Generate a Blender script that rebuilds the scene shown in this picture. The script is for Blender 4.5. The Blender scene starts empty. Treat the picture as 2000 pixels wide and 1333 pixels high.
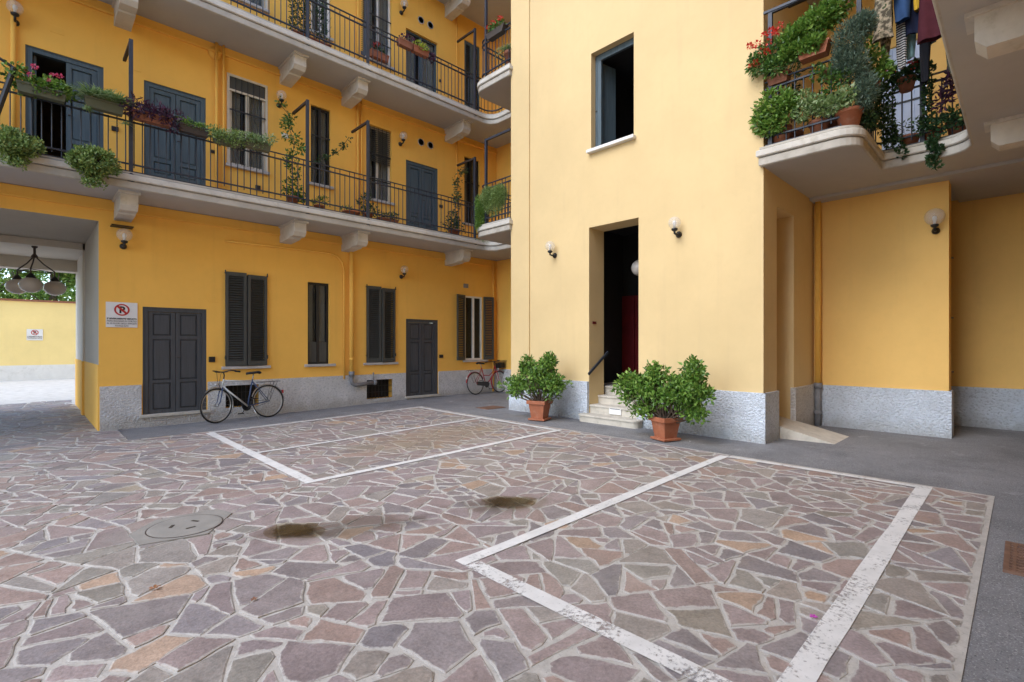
import bpy, math, random
import numpy as np
from mathutils import Vector, Matrix, Euler

random.seed(7)
rng = np.random.default_rng(7)
sc = bpy.context.scene
R = math.radians

# ------------------------------------------------------------------ camera, sky, sun, exposure
cam_d = bpy.data.cameras.new('camera')
cam = bpy.data.objects.new('camera', cam_d)
sc.collection.objects.link(cam)
cam.location = (0, 0, 1.55)
cam.rotation_euler = (R(90), 0, R(-90) + math.atan2(1000, 975))     # X runs along the left wing, Y across the court
cam_d.sensor_width = 36
cam_d.lens = 36 * 975 / 2000
cam_d.shift_y = 7.5 / 2000
cam_d.clip_start = 0.05
cam_d.clip_end = 2000
sc.camera = cam

SUN_AZ = Vector((-1.0, 0.05, 0)).normalized()
SUN_EL = R(46)
w = bpy.data.worlds.new('World'); sc.world = w; w.use_nodes = True
nt = w.node_tree
bg = nt.nodes['Background']; bg.inputs['Strength'].default_value = 0.15
sky = nt.nodes.new('ShaderNodeTexSky'); sky.sky_type = 'NISHITA'; sky.sun_disc = False
sky.sun_elevation = SUN_EL
sky.sun_rotation = math.atan2(SUN_AZ.x, SUN_AZ.y)
sky.air_density = 1.0; sky.dust_density = 0.7; sky.ozone_density = 1.6
nt.links.new(sky.outputs[0], bg.inputs['Color'])

sun_d = bpy.data.lights.new('sun', 'SUN'); sun = bpy.data.objects.new('sun', sun_d)
sc.collection.objects.link(sun)
sun_d.energy = 0.8; sun_d.angle = R(42); sun_d.color = (1.0, 0.985, 0.96)
sv = SUN_AZ * math.cos(SUN_EL) + Vector((0, 0, math.sin(SUN_EL)))
sun.rotation_euler = (-sv).to_track_quat('-Z', 'Y').to_euler()
sun.location = (-10, 2, 30)

sc.view_settings.view_transform = 'Standard'
sc.view_settings.look = 'None'
sc.view_settings.gamma = 1
sc.view_settings.use_curve_mapping = False
sc.view_settings.exposure = 1.78
sc.cycles.max_bounces = 10
sc.cycles.diffuse_bounces = 6
sc.cycles.transparent_max_bounces = 24
sc.cycles.use_denoising = True

# ------------------------------------------------------------------ helpers
C = sc.collection
WL = {}                                   # world location of every empty / parent

def sm(t):
    t = min(1, max(0, t)); return t * t * (3 - 2 * t)

def g(x, y):                              # the court falls gently towards the passage
    return .055 * sm((x - 2) / 5) + .045 * sm((x - 5) / 4) * sm((y - 8.5) / 2.5)

def link(o, parent=None, loc=None):
    C.objects.link(o)
    if loc is not None: o.location = loc
    if parent is not None:
        o.parent = parent
        o.matrix_parent_inverse = Matrix.Translation(-WL.get(parent.name, Vector((0, 0, 0))))
    WL[o.name] = Vector(o.location) if loc is not None else Vector((0, 0, 0))
    return o

def props(o, label=None, cat=None, group=None, kind=None):
    if label: o['label'] = label
    if cat: o['category'] = cat
    if group: o['group'] = group
    if kind: o['kind'] = kind
    return o

def thing(name, label, cat, loc=(0, 0, 0), group=None):
    o = bpy.data.objects.new(name, None)
    o.empty_display_size = .2
    link(o, None, Vector(loc))
    return props(o, label, cat, group)

class MB:
    def __init__(s): s.v = []; s.f = []; s.attr = None
    def add(s, vs, fs):
        b = len(s.v); s.v += [tuple(p) for p in vs]; s.f += [tuple(i + b for i in q) for q in fs]
        return s
    def box(s, x0, x1, y0, y1, z0, z1):
        return s.add([(x0,y0,z0),(x1,y0,z0),(x1,y1,z0),(x0,y1,z0),(x0,y0,z1),(x1,y0,z1),(x1,y1,z1),(x0,y1,z1)],
                     [(0,3,2,1),(4,5,6,7),(0,1,5,4),(1,2,6,5),(2,3,7,6),(3,0,4,7)])
    def bbox(s, x0, x1, y0, y1, z0, z1, b=.01):      # box with chamfered edges (top and sides)
        def ring(d, z): return [(x0+d,y0+d,z),(x1-d,y0+d,z),(x1-d,y1-d,z),(x0+d,y1-d,z)]
        rs = [ring(b, z0), ring(0, z0 + b), ring(0, z1 - b), ring(b, z1)]
        vs = [p for r in rs for p in r]; fs = [(3,2,1,0), (12,13,14,15)]
        for k in range(3):
            for i in range(4):
                j = (i + 1) % 4; fs.append((k*4+i, k*4+j, k*4+4+j, k*4+4+i))
        return s.add(vs, fs)
    def quad(s, a, b, c, d): return s.add([a, b, c, d], [(0, 1, 2, 3)])
    def prism(s, poly, z0, z1):                       # polygon in xy, extruded in z
        n = len(poly)
        return s.add([(x, y, z0) for x, y in poly] + [(x, y, z1) for x, y in poly],
                     [tuple(range(n))[::-1], tuple(range(n, 2*n))] + [(i, (i+1) % n, n+(i+1) % n, n+i) for i in range(n)])
    def tube(s, pts, r, n=8, caps=True):
        pts = [Vector(p) for p in pts]; m = len(pts)
        rr = r if isinstance(r, (list, tuple)) else [r] * m
        rings = []; up = None
        for i, p in enumerate(pts):
            d = (pts[min(i+1, m-1)] - pts[max(i-1, 0)]).normalized()
            if up is None:
                a = Vector((0, 0, 1)) if abs(d.z) < .9 else Vector((1, 0, 0))
                up = d.cross(a).normalized()
            up = (up - d * up.dot(d)).normalized(); q = d.cross(up)
            rings += [p + (up * math.cos(2*math.pi*k/n) + q * math.sin(2*math.pi*k/n)) * rr[i] for k in range(n)]
        fs = [(i*n+k, i*n+(k+1) % n, (i+1)*n+(k+1) % n, (i+1)*n+k) for i in range(m-1) for k in range(n)]
        if caps: fs += [tuple(range(n))[::-1], tuple(range((m-1)*n, m*n))]
        return s.add(rings, fs)
    def bar(s, a, b, wdt, hgt, up=(0, 0, 1)):         # rectangular bar between two points
        a = Vector(a); b = Vector(b); d = (b - a).normalized(); u = Vector(up)
        if abs(d.dot(u)) > .95: u = Vector((0, 1, 0))
        q = d.cross(u).normalized(); u = q.cross(d)
        vs = [p + q*sx*wdt/2 + u*sz*hgt/2 for p in (a, b) for sx, sz in ((-1,-1),(1,-1),(1,1),(-1,1))]
        return s.add(vs, [(3,2,1,0),(4,5,6,7),(0,1,5,4),(1,2,6,5),(2,3,7,6),(3,0,4,7)])
    def lathe(s, prof, c=(0, 0, 0), n=16, ax='z', squash=(1, 1)):
        cx, cy, cz = c; vs = []
        for r, h in prof:
            for k in range(n):
                a = 2*math.pi*k/n; p, q = r*math.cos(a)*squash[0], r*math.sin(a)*squash[1]
                vs.append((cx+p, cy+q, cz+h) if ax == 'z' else ((cx+p, cy+h, cz+q) if ax == 'y' else (cx+h, cy+p, cz+q)))
        m = len(prof)
        fs = [(i*n+k, i*n+(k+1) % n, (i+1)*n+(k+1) % n, (i+1)*n+k) for i in range(m-1) for k in range(n)]
        if prof[0][0] > 1e-4: fs.append(tuple(range(n))[::-1])
        if prof[-1][0] > 1e-4: fs.append(tuple(range((m-1)*n, m*n)))
        return s.add(vs, fs)
    def sphere(s, c, r, nu=16, nv=10, sz=1.0):
        return s.lathe([(max(1e-5, r*math.sin(math.pi*i/nv)), -r*sz*math.cos(math.pi*i/nv)) for i in range(nv+1)], c, nu)
    def xf(s, M):
        s.v = [tuple(M @ Vector(p)) for p in s.v]; return s
    def mesh(s, name, mat, smooth=False):
        me = bpy.data.meshes.new(name); me.from_pydata(s.v, [], s.f)
        if isinstance(mat, (list, tuple)):
            for q in mat: me.materials.append(q)
        else: me.materials.append(mat)
        if s.attr is not None:
            a = me.attributes.new('tint', 'FLOAT', 'POINT'); a.data.foreach_set('value', np.asarray(s.attr, dtype=np.float32))
        if smooth: me.polygons.foreach_set('use_smooth', [True] * len(me.polygons))
        me.update(); return me
    def build(s, name, mat, parent=None, smooth=False, loc=None):
        return link(bpy.data.objects.new(name, s.mesh(name, mat, smooth)), parent, loc)

def inst(name, me, parent, loc, rot=None):
    o = bpy.data.objects.new(name, me)
    link(o, parent, Vector(loc))
    if rot is not None: o.rotation_euler = rot
    return o

# ------------------------------------------------------------------ materials
def nmat(name):
    m = bpy.data.materials.new(name); m.use_nodes = True
    t = m.node_tree; return m, t, t.nodes['Principled BSDF']

def N(t, typ, **kw):
    n = t.nodes.new(typ)
    for k, v in kw.items():
        if k in n.inputs.keys() if isinstance(k, str) else False: n.inputs[k].default_value = v
        else: setattr(n, k, v)
    return n

def noise(t, scale, detail=4, rough=.55, vec=None):
    n = t.nodes.new('ShaderNodeTexNoise'); n.inputs['Scale'].default_value = scale
    n.inputs['Detail'].default_value = detail; n.inputs['Roughness'].default_value = rough
    if vec is not None: t.links.new(vec, n.inputs['Vector'])
    return n.outputs['Fac']

def ramp(t, fac, stops):
    r = t.nodes.new('ShaderNodeValToRGB'); e = r.color_ramp.elements
    while len(e) < len(stops): e.new(.5)
    for q, (p, c) in zip(e, stops):
        q.position = p; q.color = (c[0], c[1], c[2], 1) if isinstance(c, (tuple, list)) else (c, c, c, 1)
    t.links.new(fac, r.inputs['Fac']); return r.outputs['Color']

def mix(t, fac, a, b, mode='MIX'):
    m = t.nodes.new('ShaderNodeMix'); m.data_type = 'RGBA'; m.blend_type = mode
    for s, v in ((m.inputs[0], fac), (m.inputs[6], a), (m.inputs[7], b)):
        if isinstance(v, (int, float)): s.default_value = v
        elif isinstance(v, (tuple, list)): s.default_value = (*v[:3], 1)
        else: t.links.new(v, s)
    return m.outputs[2]

def math_(t, op, a, b=None, clamp=False):
    m = t.nodes.new('ShaderNodeMath'); m.operation = op; m.use_clamp = clamp
    for s, v in zip(m.inputs, (a, b)):
        if v is None: continue
        if isinstance(v, (int, float)): s.default_value = v
        else: t.links.new(v, s)
    return m.outputs[0]

def mrange(t, v, a, b, c=0., d=1.):
    m = t.nodes.new('ShaderNodeMapRange'); m.interpolation_type = 'SMOOTHSTEP'
    t.links.new(v, m.inputs[0])
    for i, q in enumerate((a, b, c, d)): m.inputs[i+1].default_value = q
    return m.outputs[0]

def pos(t):
    return t.nodes.new('ShaderNodeNewGeometry').outputs['Position']

def bump(t, b, h, strength, dist):
    n = t.nodes.new('ShaderNodeBump'); n.inputs['Strength'].default_value = strength; n.inputs['Distance'].default_value = dist
    t.links.new(h, n.inputs['Height']); t.links.new(n.outputs[0], b.inputs['Normal']); return n

def simple(name, col, rough=.6, var=.12, vscale=6, bumps=None, metal=0., spec=.5, dirt=None):
    m, t, b = nmat(name); P = pos(t)
    lo = tuple(c*(1-var) for c in col); hi = tuple(min(1, c*(1+var)) for c in col)
    c = ramp(t, noise(t, vscale, 5, .6, P), [(.3, lo), (.7, hi)])
    if dirt:
        c = mix(t, mrange(t, noise(t, dirt[1], 6, .7, P), .5, .75, 0, dirt[2]), c, dirt[0])
    t.links.new(c, b.inputs['Base Color'])
    b.inputs['Roughness'].default_value = rough; b.inputs['Metallic'].default_value = metal
    b.inputs['Specular IOR Level'].default_value = spec
    if bumps: bump(t, b, noise(t, bumps[0], 3, .6, P), bumps[1], bumps[2])
    return m

def plaster(name, col, dirty):
    m, t, b = nmat(name); P = pos(t)
    c = ramp(t, noise(t, .7, 6, .62, P), [(.3, tuple(q*.93 for q in col)), (.7, tuple(min(1, q*1.05) for q in col))])
    c = mix(t, mrange(t, noise(t, 9, 4, .6, P), .45, .8, 0, .16), c, tuple(q*.85 for q in col))
    # long run-down streaks and soft grey weathering
    mp = t.nodes.new('ShaderNodeMapping'); mp.inputs['Scale'].default_value = (3.2, 3.2, .22); t.links.new(P, mp.inputs['Vector'])
    c = mix(t, mrange(t, noise(t, 1.6, 5, .6, mp.outputs[0]), .52, .78, 0, dirty), c, (col[0]*.62, col[1]*.6, col[2]*.75))
    t.links.new(c, b.inputs['Base Color'])
    b.inputs['Roughness'].default_value = .88; b.inputs['Specular IOR Level'].default_value = .25
    h = math_(t, 'ADD', noise(t, 140, 3, .6, P), math_(t, 'MULTIPLY', noise(t, 6, 3, .5, P), 1.5))
    bump(t, b, h, .22, .004)
    return m

def stucco(name, col):
    m, t, b = nmat(name); P = pos(t)
    mp = t.nodes.new('ShaderNodeMapping'); mp.inputs['Rotation'].default_value = (.4, .5, .3); mp.inputs['Scale'].default_value = (1, 1, 1.5); t.links.new(P, mp.inputs['Vector'])
    n1 = noise(t, 26, 4, .55, mp.outputs[0]); n2 = noise(t, 75, 2, .5, P)
    h = math_(t, 'ADD', mrange(t, n1, .38, .66), math_(t, 'MULTIPLY', n2, .5))
    c = ramp(t, noise(t, 2.2, 5, .6, P), [(.3, tuple(q*.86 for q in col)), (.7, tuple(q*1.08 for q in col))])
    c = mix(t, mrange(t, n1, .34, .50, .62, 0), c, tuple(q*.55 for q in col))  # hollows of the relief darkened in the colour, standing in for their shading
    sep = t.nodes.new('ShaderNodeSeparateXYZ'); t.links.new(P, sep.inputs[0])
    base = math_(t, 'ADD', sep.outputs[2], math_(t, 'MULTIPLY', noise(t, 5, 6, .7, P), -.5))
    c = mix(t, mrange(t, base, -.22, .12, .6, 0), c, (col[0]*.5, col[1]*.46, col[2]*.4))
    t.links.new(c, b.inputs['Base Color']); b.inputs['Roughness'].default_value = .92
    b.inputs['Specular IOR Level'].default_value = .2
    bump(t, b, h, 1., .016)
    return m

def wood(name, col, worn=(.16,.16,.16), amt=.5):
    m, t, b = nmat(name); P = pos(t)
    mp = t.nodes.new('ShaderNodeMapping'); mp.inputs['Scale'].default_value = (14, 14, .8); t.links.new(P, mp.inputs['Vector'])
    n1 = noise(t, 2.5, 6, .6, mp.outputs[0])
    c = ramp(t, n1, [(.3, tuple(q*.8 for q in col)), (.7, tuple(q*1.2 for q in col))])
    c = mix(t, mrange(t, noise(t, 3.5, 7, .7, mp.outputs[0]), .58, .8, 0, amt), c, worn)
    t.links.new(c, b.inputs['Base Color']); b.inputs['Roughness'].default_value = .55
    b.inputs['Specular IOR Level'].default_value = .35
    bump(t, b, n1, .25, .003); return m

def leafmat(name, stops, gloss=.42, trans=.3):
    m, t, b = nmat(name)
    a = t.nodes.new('ShaderNodeAttribute'); a.attribute_name = 'tint'
    c = ramp(t, a.outputs['Fac'], stops)
    t.links.new(c, b.inputs['Base Color']); b.inputs['Roughness'].default_value = gloss
    tr = t.nodes.new('ShaderNodeBsdfTranslucent'); t.links.new(c, tr.inputs['Color'])
    mx = t.nodes.new('ShaderNodeMixShader'); mx.inputs[0].default_value = trans
    t.links.new(b.outputs[0], mx.inputs[1]); t.links.new(tr.outputs[0], mx.inputs[2])
    t.links.new(mx.outputs[0], t.nodes['Material Output'].inputs['Surface']); return m

def glassmat(name, tint=(.8,.85,.85), trans=.72):
    m, t, b = nmat(name)
    b.inputs['Base Color'].default_value = (.03,.035,.04,1); b.inputs['Roughness'].default_value = .06
    tr = t.nodes.new('ShaderNodeBsdfTransparent'); tr.inputs['Color'].default_value = (*tint, 1)
    mx = t.nodes.new('ShaderNodeMixShader'); mx.inputs[0].default_value = trans
    t.links.new(b.outputs[0], mx.inputs[1]); t.links.new(tr.outputs[0], mx.inputs[2])
    t.links.new(mx.outputs[0], t.nodes['Material Output'].inputs['Surface']); return m

M = {}
M['ochre'] = plaster('ochre_plaster', (.89, .50, .10), .16)
M['cream'] = plaster('cream_plaster', (.67, .505, .262), .12)
M['pale_yellow'] = plaster('pale_yellow_plaster', (.88, .68, .29), .08); M['honey'] = plaster('honey_plaster', (.84, .53, .17), .12)
M['passage'] = plaster('passage_plaster', (.62, .57, .49), .2)
M['passage_shaded'] = plaster('shaded_passage_plaster', (.43, .385, .32), .25)  # darker copy of the passage plaster; the front bay's shade is in the colour
M['soffit'] = plaster('soffit_plaster', (.46, .45, .43), .12)
M['stucco'] = stucco('grey_stucco', (.74, .72, .70))
M['stucco_light'] = stucco('light_stucco', (.74, .80, .88))
M['stone'] = simple('balcony_stone', (.58, .545, .48), .85, .12, 3, (60, .3, .004), dirt=((.30,.26,.18), 5, .5))
M['fascia_white'] = simple('fascia_paint', (.72, .70, .66), .8, .06, 3, (60, .2, .003), dirt=((.42,.38,.3), 4, .35))
M['fascia_low'] = simple('weathered_fascia', (.46, .425, .365), .85, .14, 3, (60, .3, .004), dirt=((.22,.19,.14), 4, .55))
M['sill'] = simple('sill_stone', (.46, .43, .40), .75, .15, 9, (90, .3, .003))
M['step'] = simple('step_stone', (.50, .46, .39), .75, .12, 7, (80, .35, .003), dirt=((.24,.22,.18), 6, .5))
M['greywood'] = wood('dark_grey_paint', (.064, .067, .072), (.15,.15,.145), .6)
M['bluewood'] = wood('blue_grey_paint', (.076, .108, .126), (.14,.16,.17), .45)
M['shutter'] = wood('shutter_paint', (.066, .067, .060), (.15,.14,.12), .5)
M['iron'] = simple('iron_paint', (.026, .032, .047), .5, .25, 12)
M['brown_iron'] = simple('rusty_iron', (.045, .030, .024), .65, .3, 15)
M['black'] = simple('black_metal', (.012, .012, .013), .45, .2, 10)
M['interior'] = simple('dark_interior', (.10, .085, .07), .9, .1, 2)
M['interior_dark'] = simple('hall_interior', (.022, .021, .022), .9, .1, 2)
M['curtain'] = simple('curtain_cloth', (.50, .46, .38), .9, .08, 8)
M['cream_frame'] = simple('cream_paint', (.62, .56, .45), .55, .07, 8)
M['white_frame'] = simple('white_paint', (.74, .72, .68), .5, .05, 8)
M['glass'] = glassmat('window_glass', (.9,.92,.92), .80)
M['clear_globe'] = glassmat('clear_globe_glass', (.97,.97,.96), .74); M['clear_globe'].node_tree.nodes['Principled BSDF'].inputs['Base Color'].default_value = (.80,.78,.76,1)
M['milk_globe'] = simple('milk_glass', (.56, .50, .44), .25, .06, 5)
M['pink_stone'] = simple('red_door_paint', (.15, .010, .013), .5, .15, 8)
M['terracotta'] = simple('terracotta', (.32, .105, .048), .75, .14, 8, (70, .25, .003), dirt=((.5,.36,.28), 7, .25))
M['terracotta_dark'] = simple('old_terracotta', (.26, .10, .055), .8, .2, 8, (70, .25, .003))
M['green_plastic'] = simple('green_plastic', (.10, .11, .07), .55, .1, 6)
M['dark_plastic'] = simple('dark_plastic', (.05, .04, .035), .5, .1, 6)
M['white'] = simple('white_enamel', (.74, .73, .71), .45, .04, 6)
M['sign_red'] = simple('sign_red', (.45, .02, .02), .4, .05, 6)
M['sign_black'] = simple('sign_black', (.015, .015, .015), .4, .05, 6)
M['concrete'] = simple('concrete', (.225, .212, .192), .9, .14, 5, (60, .4, .004), dirt=((.2,.19,.17), 4, .5))
M['cast'] = simple('cast_iron_pipe', (.20, .20, .21), .6, .2, 9)
M['rust_plate'] = simple('rusted_steel', (.16, .085, .055), .7, .25, 12, (40, .3, .003))
M['rubber'] = simple('tyre_rubber', (.018, .018, .018), .7, .15, 20)
M['chrome'] = simple('chromed_steel', (.55, .55, .54), .3, .1, 10, metal=.9)
M['bike_blue'] = simple('blue_bike_paint', (.045, .075, .16), .35, .1, 10)
M['bike_white'] = simple('white_bike_paint', (.55, .56, .54), .35, .1, 10)
M['bike_red'] = simple('red_bike_paint', (.34, .018, .026), .35, .1, 10)
M['paleblue'] = simple('pale_blue_paint', (.52, .62, .80), .55, .06, 8)
M['bark'] = simple('bark', (.09, .065, .045), .9, .25, 12, (40, .6, .01))
M['soil'] = simple('potting_soil', (.035, .026, .018), .95, .3, 30, (80, .8, .01))
G1 = [(0, (.02,.062,.014)), (.5, (.07,.17,.03)), (1, (.21,.34,.07))]
M['leaf'] = leafmat('shrub_leaf', G1)
M['leaf_bright'] = leafmat('bright_leaf', [(0, (.025,.075,.012)), (.5, (.125,.255,.035)), (1, (.34,.50,.11))])
M['leaf_dark'] = leafmat('dark_leaf', [(0, (0.011, 0.034, 0.014)), (0.5, (0.031, 0.081, 0.028)), (1, (0.098, 0.182, 0.063))])
M['leaf_grey'] = leafmat('rosemary_leaf', [(0, (0.038, 0.072, 0.049)), (0.5, (0.114, 0.18, 0.125)), (1, (0.285, 0.38, 0.266))])
M['leaf_succ'] = leafmat('sedum_leaf', [(0, (.04,.09,.022)), (.5, (.19,.29,.07)), (1, (.46,.56,.22))])
M['leaf_purple'] = leafmat('purple_leaf', [(0, (0.016, 0.007, 0.016)), (0.5, (0.058, 0.019, 0.046)), (1, (0.143, 0.046, 0.104))])
M['leaf_spider'] = leafmat('spider_leaf', [(0, (0.06, 0.12, 0.03)), (0.5, (0.216, 0.324, 0.108)), (1, (0.54, 0.624, 0.36))])
M['leaf_tree'] = leafmat('tree_leaf', [(0, (.05,.12,.02)), (.5, (.18,.30,.05)), (1, (.42,.52,.14))], .5, .5)
M['fl_red'] = leafmat('red_petal', [(0, (.38,.012,.010)), (.5, (.62,.03,.02)), (1, (.80,.12,.07))], .5, .35)
M['fl_pink'] = leafmat('pink_petal', [(0, (.50,.03,.10)), (.5, (.72,.08,.20)), (1, (.80,.25,.35))], .5, .35)
M['fl_yellow'] = leafmat('lime_leaf', [(0, (.18,.26,.02)), (.5, (.40,.48,.05)), (1, (.60,.62,.12))], .5, .35)

# asphalt
def asphalt():
    m, t, b = nmat('asphalt'); P = pos(t)
    c = ramp(t, noise(t, 1.1, 7, .68, P), [(.28, (.115,.115,.122)), (.5, (.185,.185,.192)), (.75, (.275,.273,.277))])
    c = mix(t, mrange(t, noise(t, 95, 3, .6, P), .54, .68, 0, .75), c, (.42,.415,.41))
    c = mix(t, mrange(t, noise(t, 80, 3, .6, P), .30, .45, .7, 0), c, (.045,.045,.047))
    c = mix(t, mrange(t, noise(t, .55, 7, .72, P), .50, .66, 0, .55), c, (.085,.085,.092))
    c = mix(t, mrange(t, noise(t, 2.6, 7, .75, P), .56, .72, 0, .6), c, (.36,.36,.365))
    t.links.new(c, b.inputs['Base Color']); b.inputs['Roughness'].default_value = .85
    b.inputs['Specular IOR Level'].default_value = .35
    bump(t, b, math_(t, 'ADD', noise(t, 90, 3, .6, P), noise(t, 8, 3, .5, P)), .6, .008); return m
M['asphalt'] = asphalt()

def wet_mask(t, P):
    sep = t.nodes.new('ShaderNodeSeparateXYZ'); t.links.new(P, sep.inputs[0])
    def blob(cx, cy, ax, ay, rot, r0, r1):
        dx = math_(t, 'SUBTRACT', sep.outputs[0], cx); dy = math_(t, 'SUBTRACT', sep.outputs[1], cy)
        c, s = math.cos(rot), math.sin(rot)
        u = math_(t, 'ADD', math_(t, 'MULTIPLY', dx, c/ax), math_(t, 'MULTIPLY', dy, s/ax))
        v = math_(t, 'ADD', math_(t, 'MULTIPLY', dx, -s/ay), math_(t, 'MULTIPLY', dy, c/ay))
        d = math_(t, 'SQRT', math_(t, 'ADD', math_(t, 'MULTIPLY', u, u), math_(t, 'MULTIPLY', v, v)))
        d = math_(t, 'ADD', d, math_(t, 'MULTIPLY', math_(t, 'SUBTRACT', noise(t, 4.5, 5, .65, P), .5), 1.6))
        return mrange(t, d, r0, r1, 1, 0)
    a = blob(1.95, 3.98, .85, .26, -.45, .45, 1.15)
    b_ = blob(3.25, 3.52, .50, .28, -.6, .45, 1.15)
    wet = math_(t, 'MAXIMUM', a, b_)
    dust = blob(4.9, 6.75, 1.7, .8, .12, .5, 1.2)
    mh = blob(.93, 4.95, .50, .42, .0, .6, 1.25)
    return wet, dust, mh

def stone_mat(name, mortar=False):
    m, t, b = nmat(name); P = pos(t)
    if mortar:
        c = ramp(t, noise(t, 7, 6, .7, P), [(.3, (.34,.322,.296)), (.55, (.44,.42,.388)), (.8, (.54,.52,.482))])
        c = mix(t, mrange(t, noise(t, 60, 3, .6, P), .3, .45, .45, 0), c, (.20,.185,.16))
    else:
        at = t.nodes.new('ShaderNodeAttribute'); at.attribute_name = 'stone_col'
        ed = t.nodes.new('ShaderNodeAttribute'); ed.attribute_name = 'edge'
        c = at.outputs['Color']
        # cleft grain and mottling
        c = mix(t, .8, c, ramp(t, noise(t, 5, 7, .7, P), [(.25, .62), (.5, 1.0), (.8, 1.38)]), 'MULTIPLY')
        c = mix(t, .7, c, ramp(t, noise(t, 55, 4, .65, P), [(.3, .66), (.5, 1.0), (.7, 1.3)]), 'MULTIPLY')
        c = mix(t, mrange(t, noise(t, 2.3, 4, .6, P), .64, .78, 0, .35), c, (.28,.19,.13))
        smear = math_(t, 'ADD', math_(t, 'MULTIPLY', ed.outputs['Fac'], 1.0), math_(t, 'MULTIPLY', math_(t, 'SUBTRACT', noise(t, 16, 5, .7, P), .5), 1.7))
        c = mix(t, mrange(t, smear, .66, .98, 0, .8), c, (.42,.40,.368))
        c = mix(t, mrange(t, noise(t, .8, 6, .7, P), .50, .75, 0, .35), c, (.36,.335,.30))
    wet, dust, mh = wet_mask(t, P)
    c = mix(t, math_(t, 'MULTIPLY', dust, .55), c, (.27,.20,.13))
    c = mix(t, math_(t, 'MULTIPLY', mh, .4), c, (.30,.285,.26))
    c = mix(t, math_(t, 'MULTIPLY', wet, .50), c, (.055,.045,.032))
    t.links.new(c, b.inputs['Base Color'])
    t.links.new(mrange(t, wet, 0, 1, .56, .35), b.inputs['Roughness'])
    b.inputs['Specular IOR Level'].default_value = .5
    bump(t, b, math_(t, 'ADD', noise(t, 45, 4, .6, P), math_(t, 'MULTIPLY', noise(t, 9, 4, .6, P), 2.)), .5, .006)
    return m
M['pstone'] = stone_mat('porphyry_stone'); M['mortar'] = stone_mat('pale_mortar', True)

def paint(name, lo, hi):
    m, t, b = nmat(name); P = pos(t)
    c = ramp(t, noise(t, 6, 5, .6, P), [(.3, (.58,.575,.555)), (.7, (.72,.71,.69))])
    t.links.new(c, b.inputs['Base Color']); b.inputs['Roughness'].default_value = .7
    n = math_(t, 'ADD', math_(t, 'MULTIPLY', noise(t, 34, 6, .72, P), .6), math_(t, 'MULTIPLY', noise(t, 3.2, 4, .6, P), .4))
    tr = t.nodes.new('ShaderNodeBsdfTransparent'); mx = t.nodes.new('ShaderNodeMixShader')
    t.links.new(mrange(t, n, lo, hi, 0, .94), mx.inputs[0]); t.links.new(tr.outputs[0], mx.inputs[1]); t.links.new(b.outputs[0], mx.inputs[2])
    t.links.new(mx.outputs[0], t.nodes['Material Output'].inputs['Surface']); return m
M['line'] = paint('white_line_paint', .28, .46); M['line_mid'] = paint('chipped_line_paint', .33, .48); M['line_worn'] = paint('worn_line_paint', .37, .51)

def water():
    m, t, b = nmat('puddle_water'); P = pos(t)
    c = ramp(t, noise(t, 6, 5, .6, P), [(.3, (.022,.016,.009)), (.7, (.070,.054,.034))])
    t.links.new(c, b.inputs['Base Color']); b.inputs['Roughness'].default_value = .22; b.inputs['Specular IOR Level'].default_value = .22
    at = t.nodes.new('ShaderNodeAttribute'); at.attribute_name = 'tint'
    k = math_(t, 'ADD', at.outputs['Fac'], math_(t, 'MULTIPLY', math_(t, 'SUBTRACT', noise(t, 9, 7, .78, P), .5), 2.2))
    tr = t.nodes.new('ShaderNodeBsdfTransparent'); mx = t.nodes.new('ShaderNodeMixShader')
    tr.inputs['Color'].default_value = (.80,.76,.68,1); t.links.new(mrange(t, k, .25, .95, 0, .80), mx.inputs[0]); t.links.new(tr.outputs[0], mx.inputs[1]); t.links.new(b.outputs[0], mx.inputs[2])
    t.links.new(mx.outputs[0], t.nodes['Material Output'].inputs['Surface']); return m
M['water'] = water()

# ------------------------------------------------------------------ ground
def sheet(name, x0, x1, y0, y1, z, mat, step=.5, **kw):
    xs = np.arange(x0, x1 + 1e-6, (x1-x0)/max(1, round((x1-x0)/step))); ys = np.arange(y0, y1 + 1e-6, (y1-y0)/max(1, round((y1-y0)/step)))
    mb = MB(); nx = len(xs)
    mb.v = [(float(x), float(y), g(x, y) + z) for y in ys for x in xs]
    mb.f = [(j*nx+i, j*nx+i+1, (j+1)*nx+i+1, (j+1)*nx+i) for j in range(len(ys)-1) for i in range(nx-1)]
    o = mb.build(name, mat, None, True); return props(o, **kw)

big = MB()
big.add([(-400,-400,-.02),(400,-400,-.02),(400,400,-.02),(-400,400,-.02)], [(0,1,2,3)])
props(big.build('ground', M['asphalt']), 'grey ground far outside the courtyard', kind='structure')
sheet('courtyard_asphalt', -8, 14, -2, 18, 0., M['asphalt'], .5, label='patchy grey asphalt round the edges of the courtyard', kind='structure')
PX1, PY0, PY1 = 6.82, .20, 10.12
pave = MB()
def psheet(x0, x1, y0, y1, z):
    nx = max(1, round((x1-x0)/.4)); ny = max(1, round((y1-y0)/.4))
    vs = [(x0+(x1-x0)*i/nx, y0+(y1-y0)*j/ny) for j in range(ny+1) for i in range(nx+1)]
    pave.add([(x, y, g(x, y)+z) for x, y in vs], [(j*(nx+1)+i, j*(nx+1)+i+1, (j+1)*(nx+1)+i+1, (j+1)*(nx+1)+i) for j in range(ny) for i in range(nx)])
psheet(-1.6, PX1, PY0, PY1, .008); psheet(-3.0, 1.19, PY1, 11.58, .008); psheet(-3.0, 1.0, 11.58, 17.25, .008)
paving = props(pave.build('paving', M['mortar'], None, True), 'crazy paving of purple grey stones in pale mortar', kind='structure')

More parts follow.
